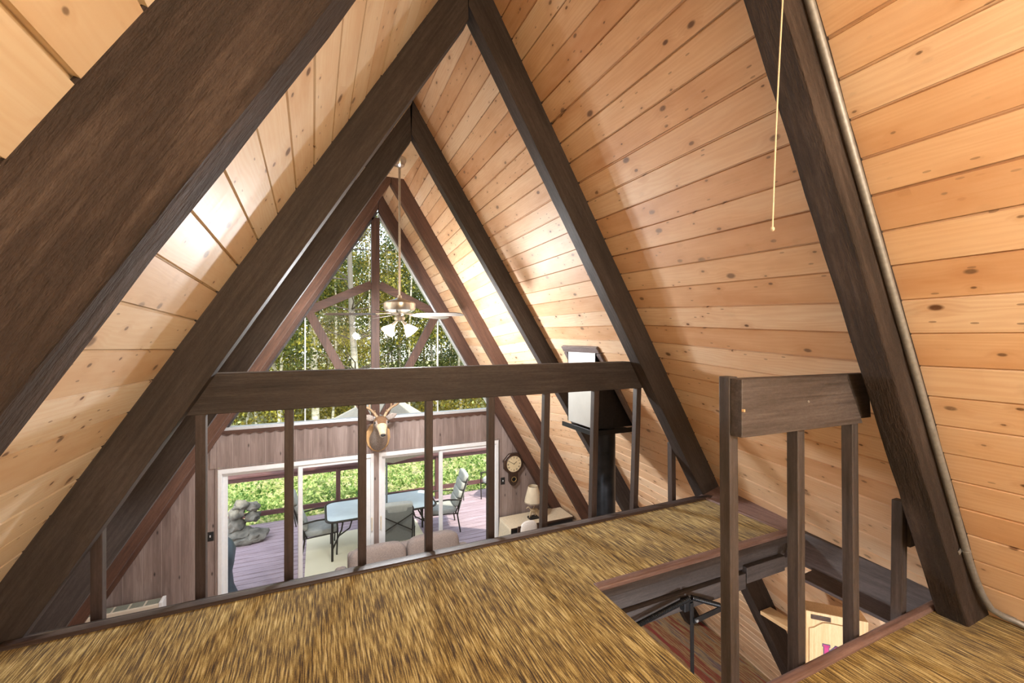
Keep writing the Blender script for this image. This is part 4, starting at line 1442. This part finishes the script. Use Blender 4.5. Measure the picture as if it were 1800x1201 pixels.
def tree(name, label, cat, base, lean, h, r, crown_i, mat, group, branches=0, scale=1.0, bl=(.6, 1.5), bk='bark'):
    x, y = base
    z = gz(x, y) - .1
    t = thing(name, label, cat, (x, y, z), group)
    pts, rs = [], []
    sw = random.uniform(-.15, .15)
    for i in range(13):
        u = i / 12
        pts.append((x + lean * h * u + sw * math.sin(u * 4), y + .1 * math.sin(u * 5 + x), z + h * u))
        rs.append(r * (1 - .72 * u))
    tk = MB().tube(pts, rs, 10)
    for _ in range(branches):
        u = random.uniform(.25, .95)
        k = int(u * 12)
        p = Vector(pts[k])
        a = random.uniform(0, 2 * PI)
        L_ = random.uniform(*bl)
        q = [p]
        d = Vector((math.cos(a), math.sin(a) * .6, random.uniform(-.1, .5)))
        for s in range(4):
            d = (d + Vector((random.uniform(-.3, .3), random.uniform(-.3, .3), random.uniform(-.1, .25)))).normalized()
            q.append(q[-1] + d * L_ / 4)
        tk.tube(q, [r * .2, r * .14, r * .10, r * .07, r * .03], 5, 1)
    tk.build('trunk', [M[bk], M['twig']], t, smooth=60)
    if crown_i is not None:
        key = (crown_i, mat)
        if key not in CROWN_ME:
            o = CR[crown_i].build('foliage', M[mat])
            CROWN_ME[key] = o.data
            bpy.data.objects.remove(o)
        f = bpy.data.objects.new('foliage', CROWN_ME[key])
        COL.objects.link(f)
        f.parent = t
        f.rotation_euler = (0, 0, random.uniform(0, 6.28))
        f.scale = (scale, scale, scale)
        f.location = (lean * h * .5, 0, 0)
    return t


def px_x(px, y):
    # ground-plan x of a sight line (used only to lay out the wood in plan)
    u = (px - 900) / 750.4
    c, s = math.cos(.4255), math.sin(.4255)
    return -.815 + (s + c * u) / (c - s * u) * y


random.seed(21)
TR = [(638, 15.0, -.050, 12, .135, None, 'aspen tree with a thick grey-white trunk left of the window mullion', 34),
      (556, 17.0, -.05, 11, .14, 0, 'aspen tree with a stout white trunk behind the lower left window bar', 4),
      (500, 18.5, -.09, 10, .10, 1, 'leaning pale trunk aspen at the lower left of the window', 3)]
for px, y, ln, h, r, ci, lb, nb in TR:
    tree('aspen_tree', lb, 'tree', (px_x(px, y), y), ln, h, r, ci, 'leaf1', 'aspens seen through the gable window', nb, 1.0, (1.2, 3.0) if ci is None else (.6, 1.5), 'bark_old' if ci is None else 'bark')
for i, (px, y, r) in enumerate(((435, 20, .07), (470, 23, .06), (512, 22, .055), (528, 24, .06), (590, 22, .06), (606, 25, .06), (622, 24, .05), (680, 21, .07), (694, 23, .07), (703, 20, .06), (735, 24, .07), (790, 22, .06), (842, 21, .06), (452, 18, .05), (488, 17, .06), (570, 19, .05), (582, 17.5, .055), (655, 19, .05), (720, 18, .055), (766, 19, .05), (815, 23, .05))):
    tree('slender_aspen', 'slender white aspen trunk in the wood beyond the deck', 'tree', (px_x(px, y), y), random.uniform(-.03, .03), random.uniform(9, 12), r, i % 4, random.choice(['leaf1', 'leaf3', 'leaf2']), 'slender aspens in the wood', 3, random.uniform(.8, 1.05))
for i, (px, y, sc_, mt) in enumerate(((390, 27, 1.1, 'leaf1'), (430, 30, 1.2, 'leaf3'), (480, 28, 1.2, 'leaf1'), (530, 31, 1.15, 'leaf2'), (575, 29, 1.1, 'leaf3'), (600, 33, 1.3, 'leaf1'), (640, 34, 1.0, 'leaf3'), (690, 29, 1.25, 'leaf1'), (715, 26, 1.2, 'leaf2'),
                                      (745, 31, 1.3, 'leaf1'), (775, 27, 1.15, 'leaf2'), (800, 24, 1.0, 'leaf2'), (835, 28, 1.2, 'leaf2'), (870, 24, 1.1, 'leaf5'), (760, 21, .8, 'leaf2'), (810, 19, .75, 'leaf5'), (860, 18, .8, 'leaf2'),
                                      (360, 22, 1.0, 'leaf1'), (410, 24, 1.0, 'leaf3'), (905, 26, 1.2, 'leaf2'), (930, 20, 1.0, 'leaf5'))):
    tree('leafy_aspen', 'leafy aspen filling the background of the wood', 'tree', (px_x(px, y), y), random.uniform(-.02, .02), 10 * sc_, .08, (i + 1) % 4, mt, 'leafy background aspens', 0, sc_ * 1.1)
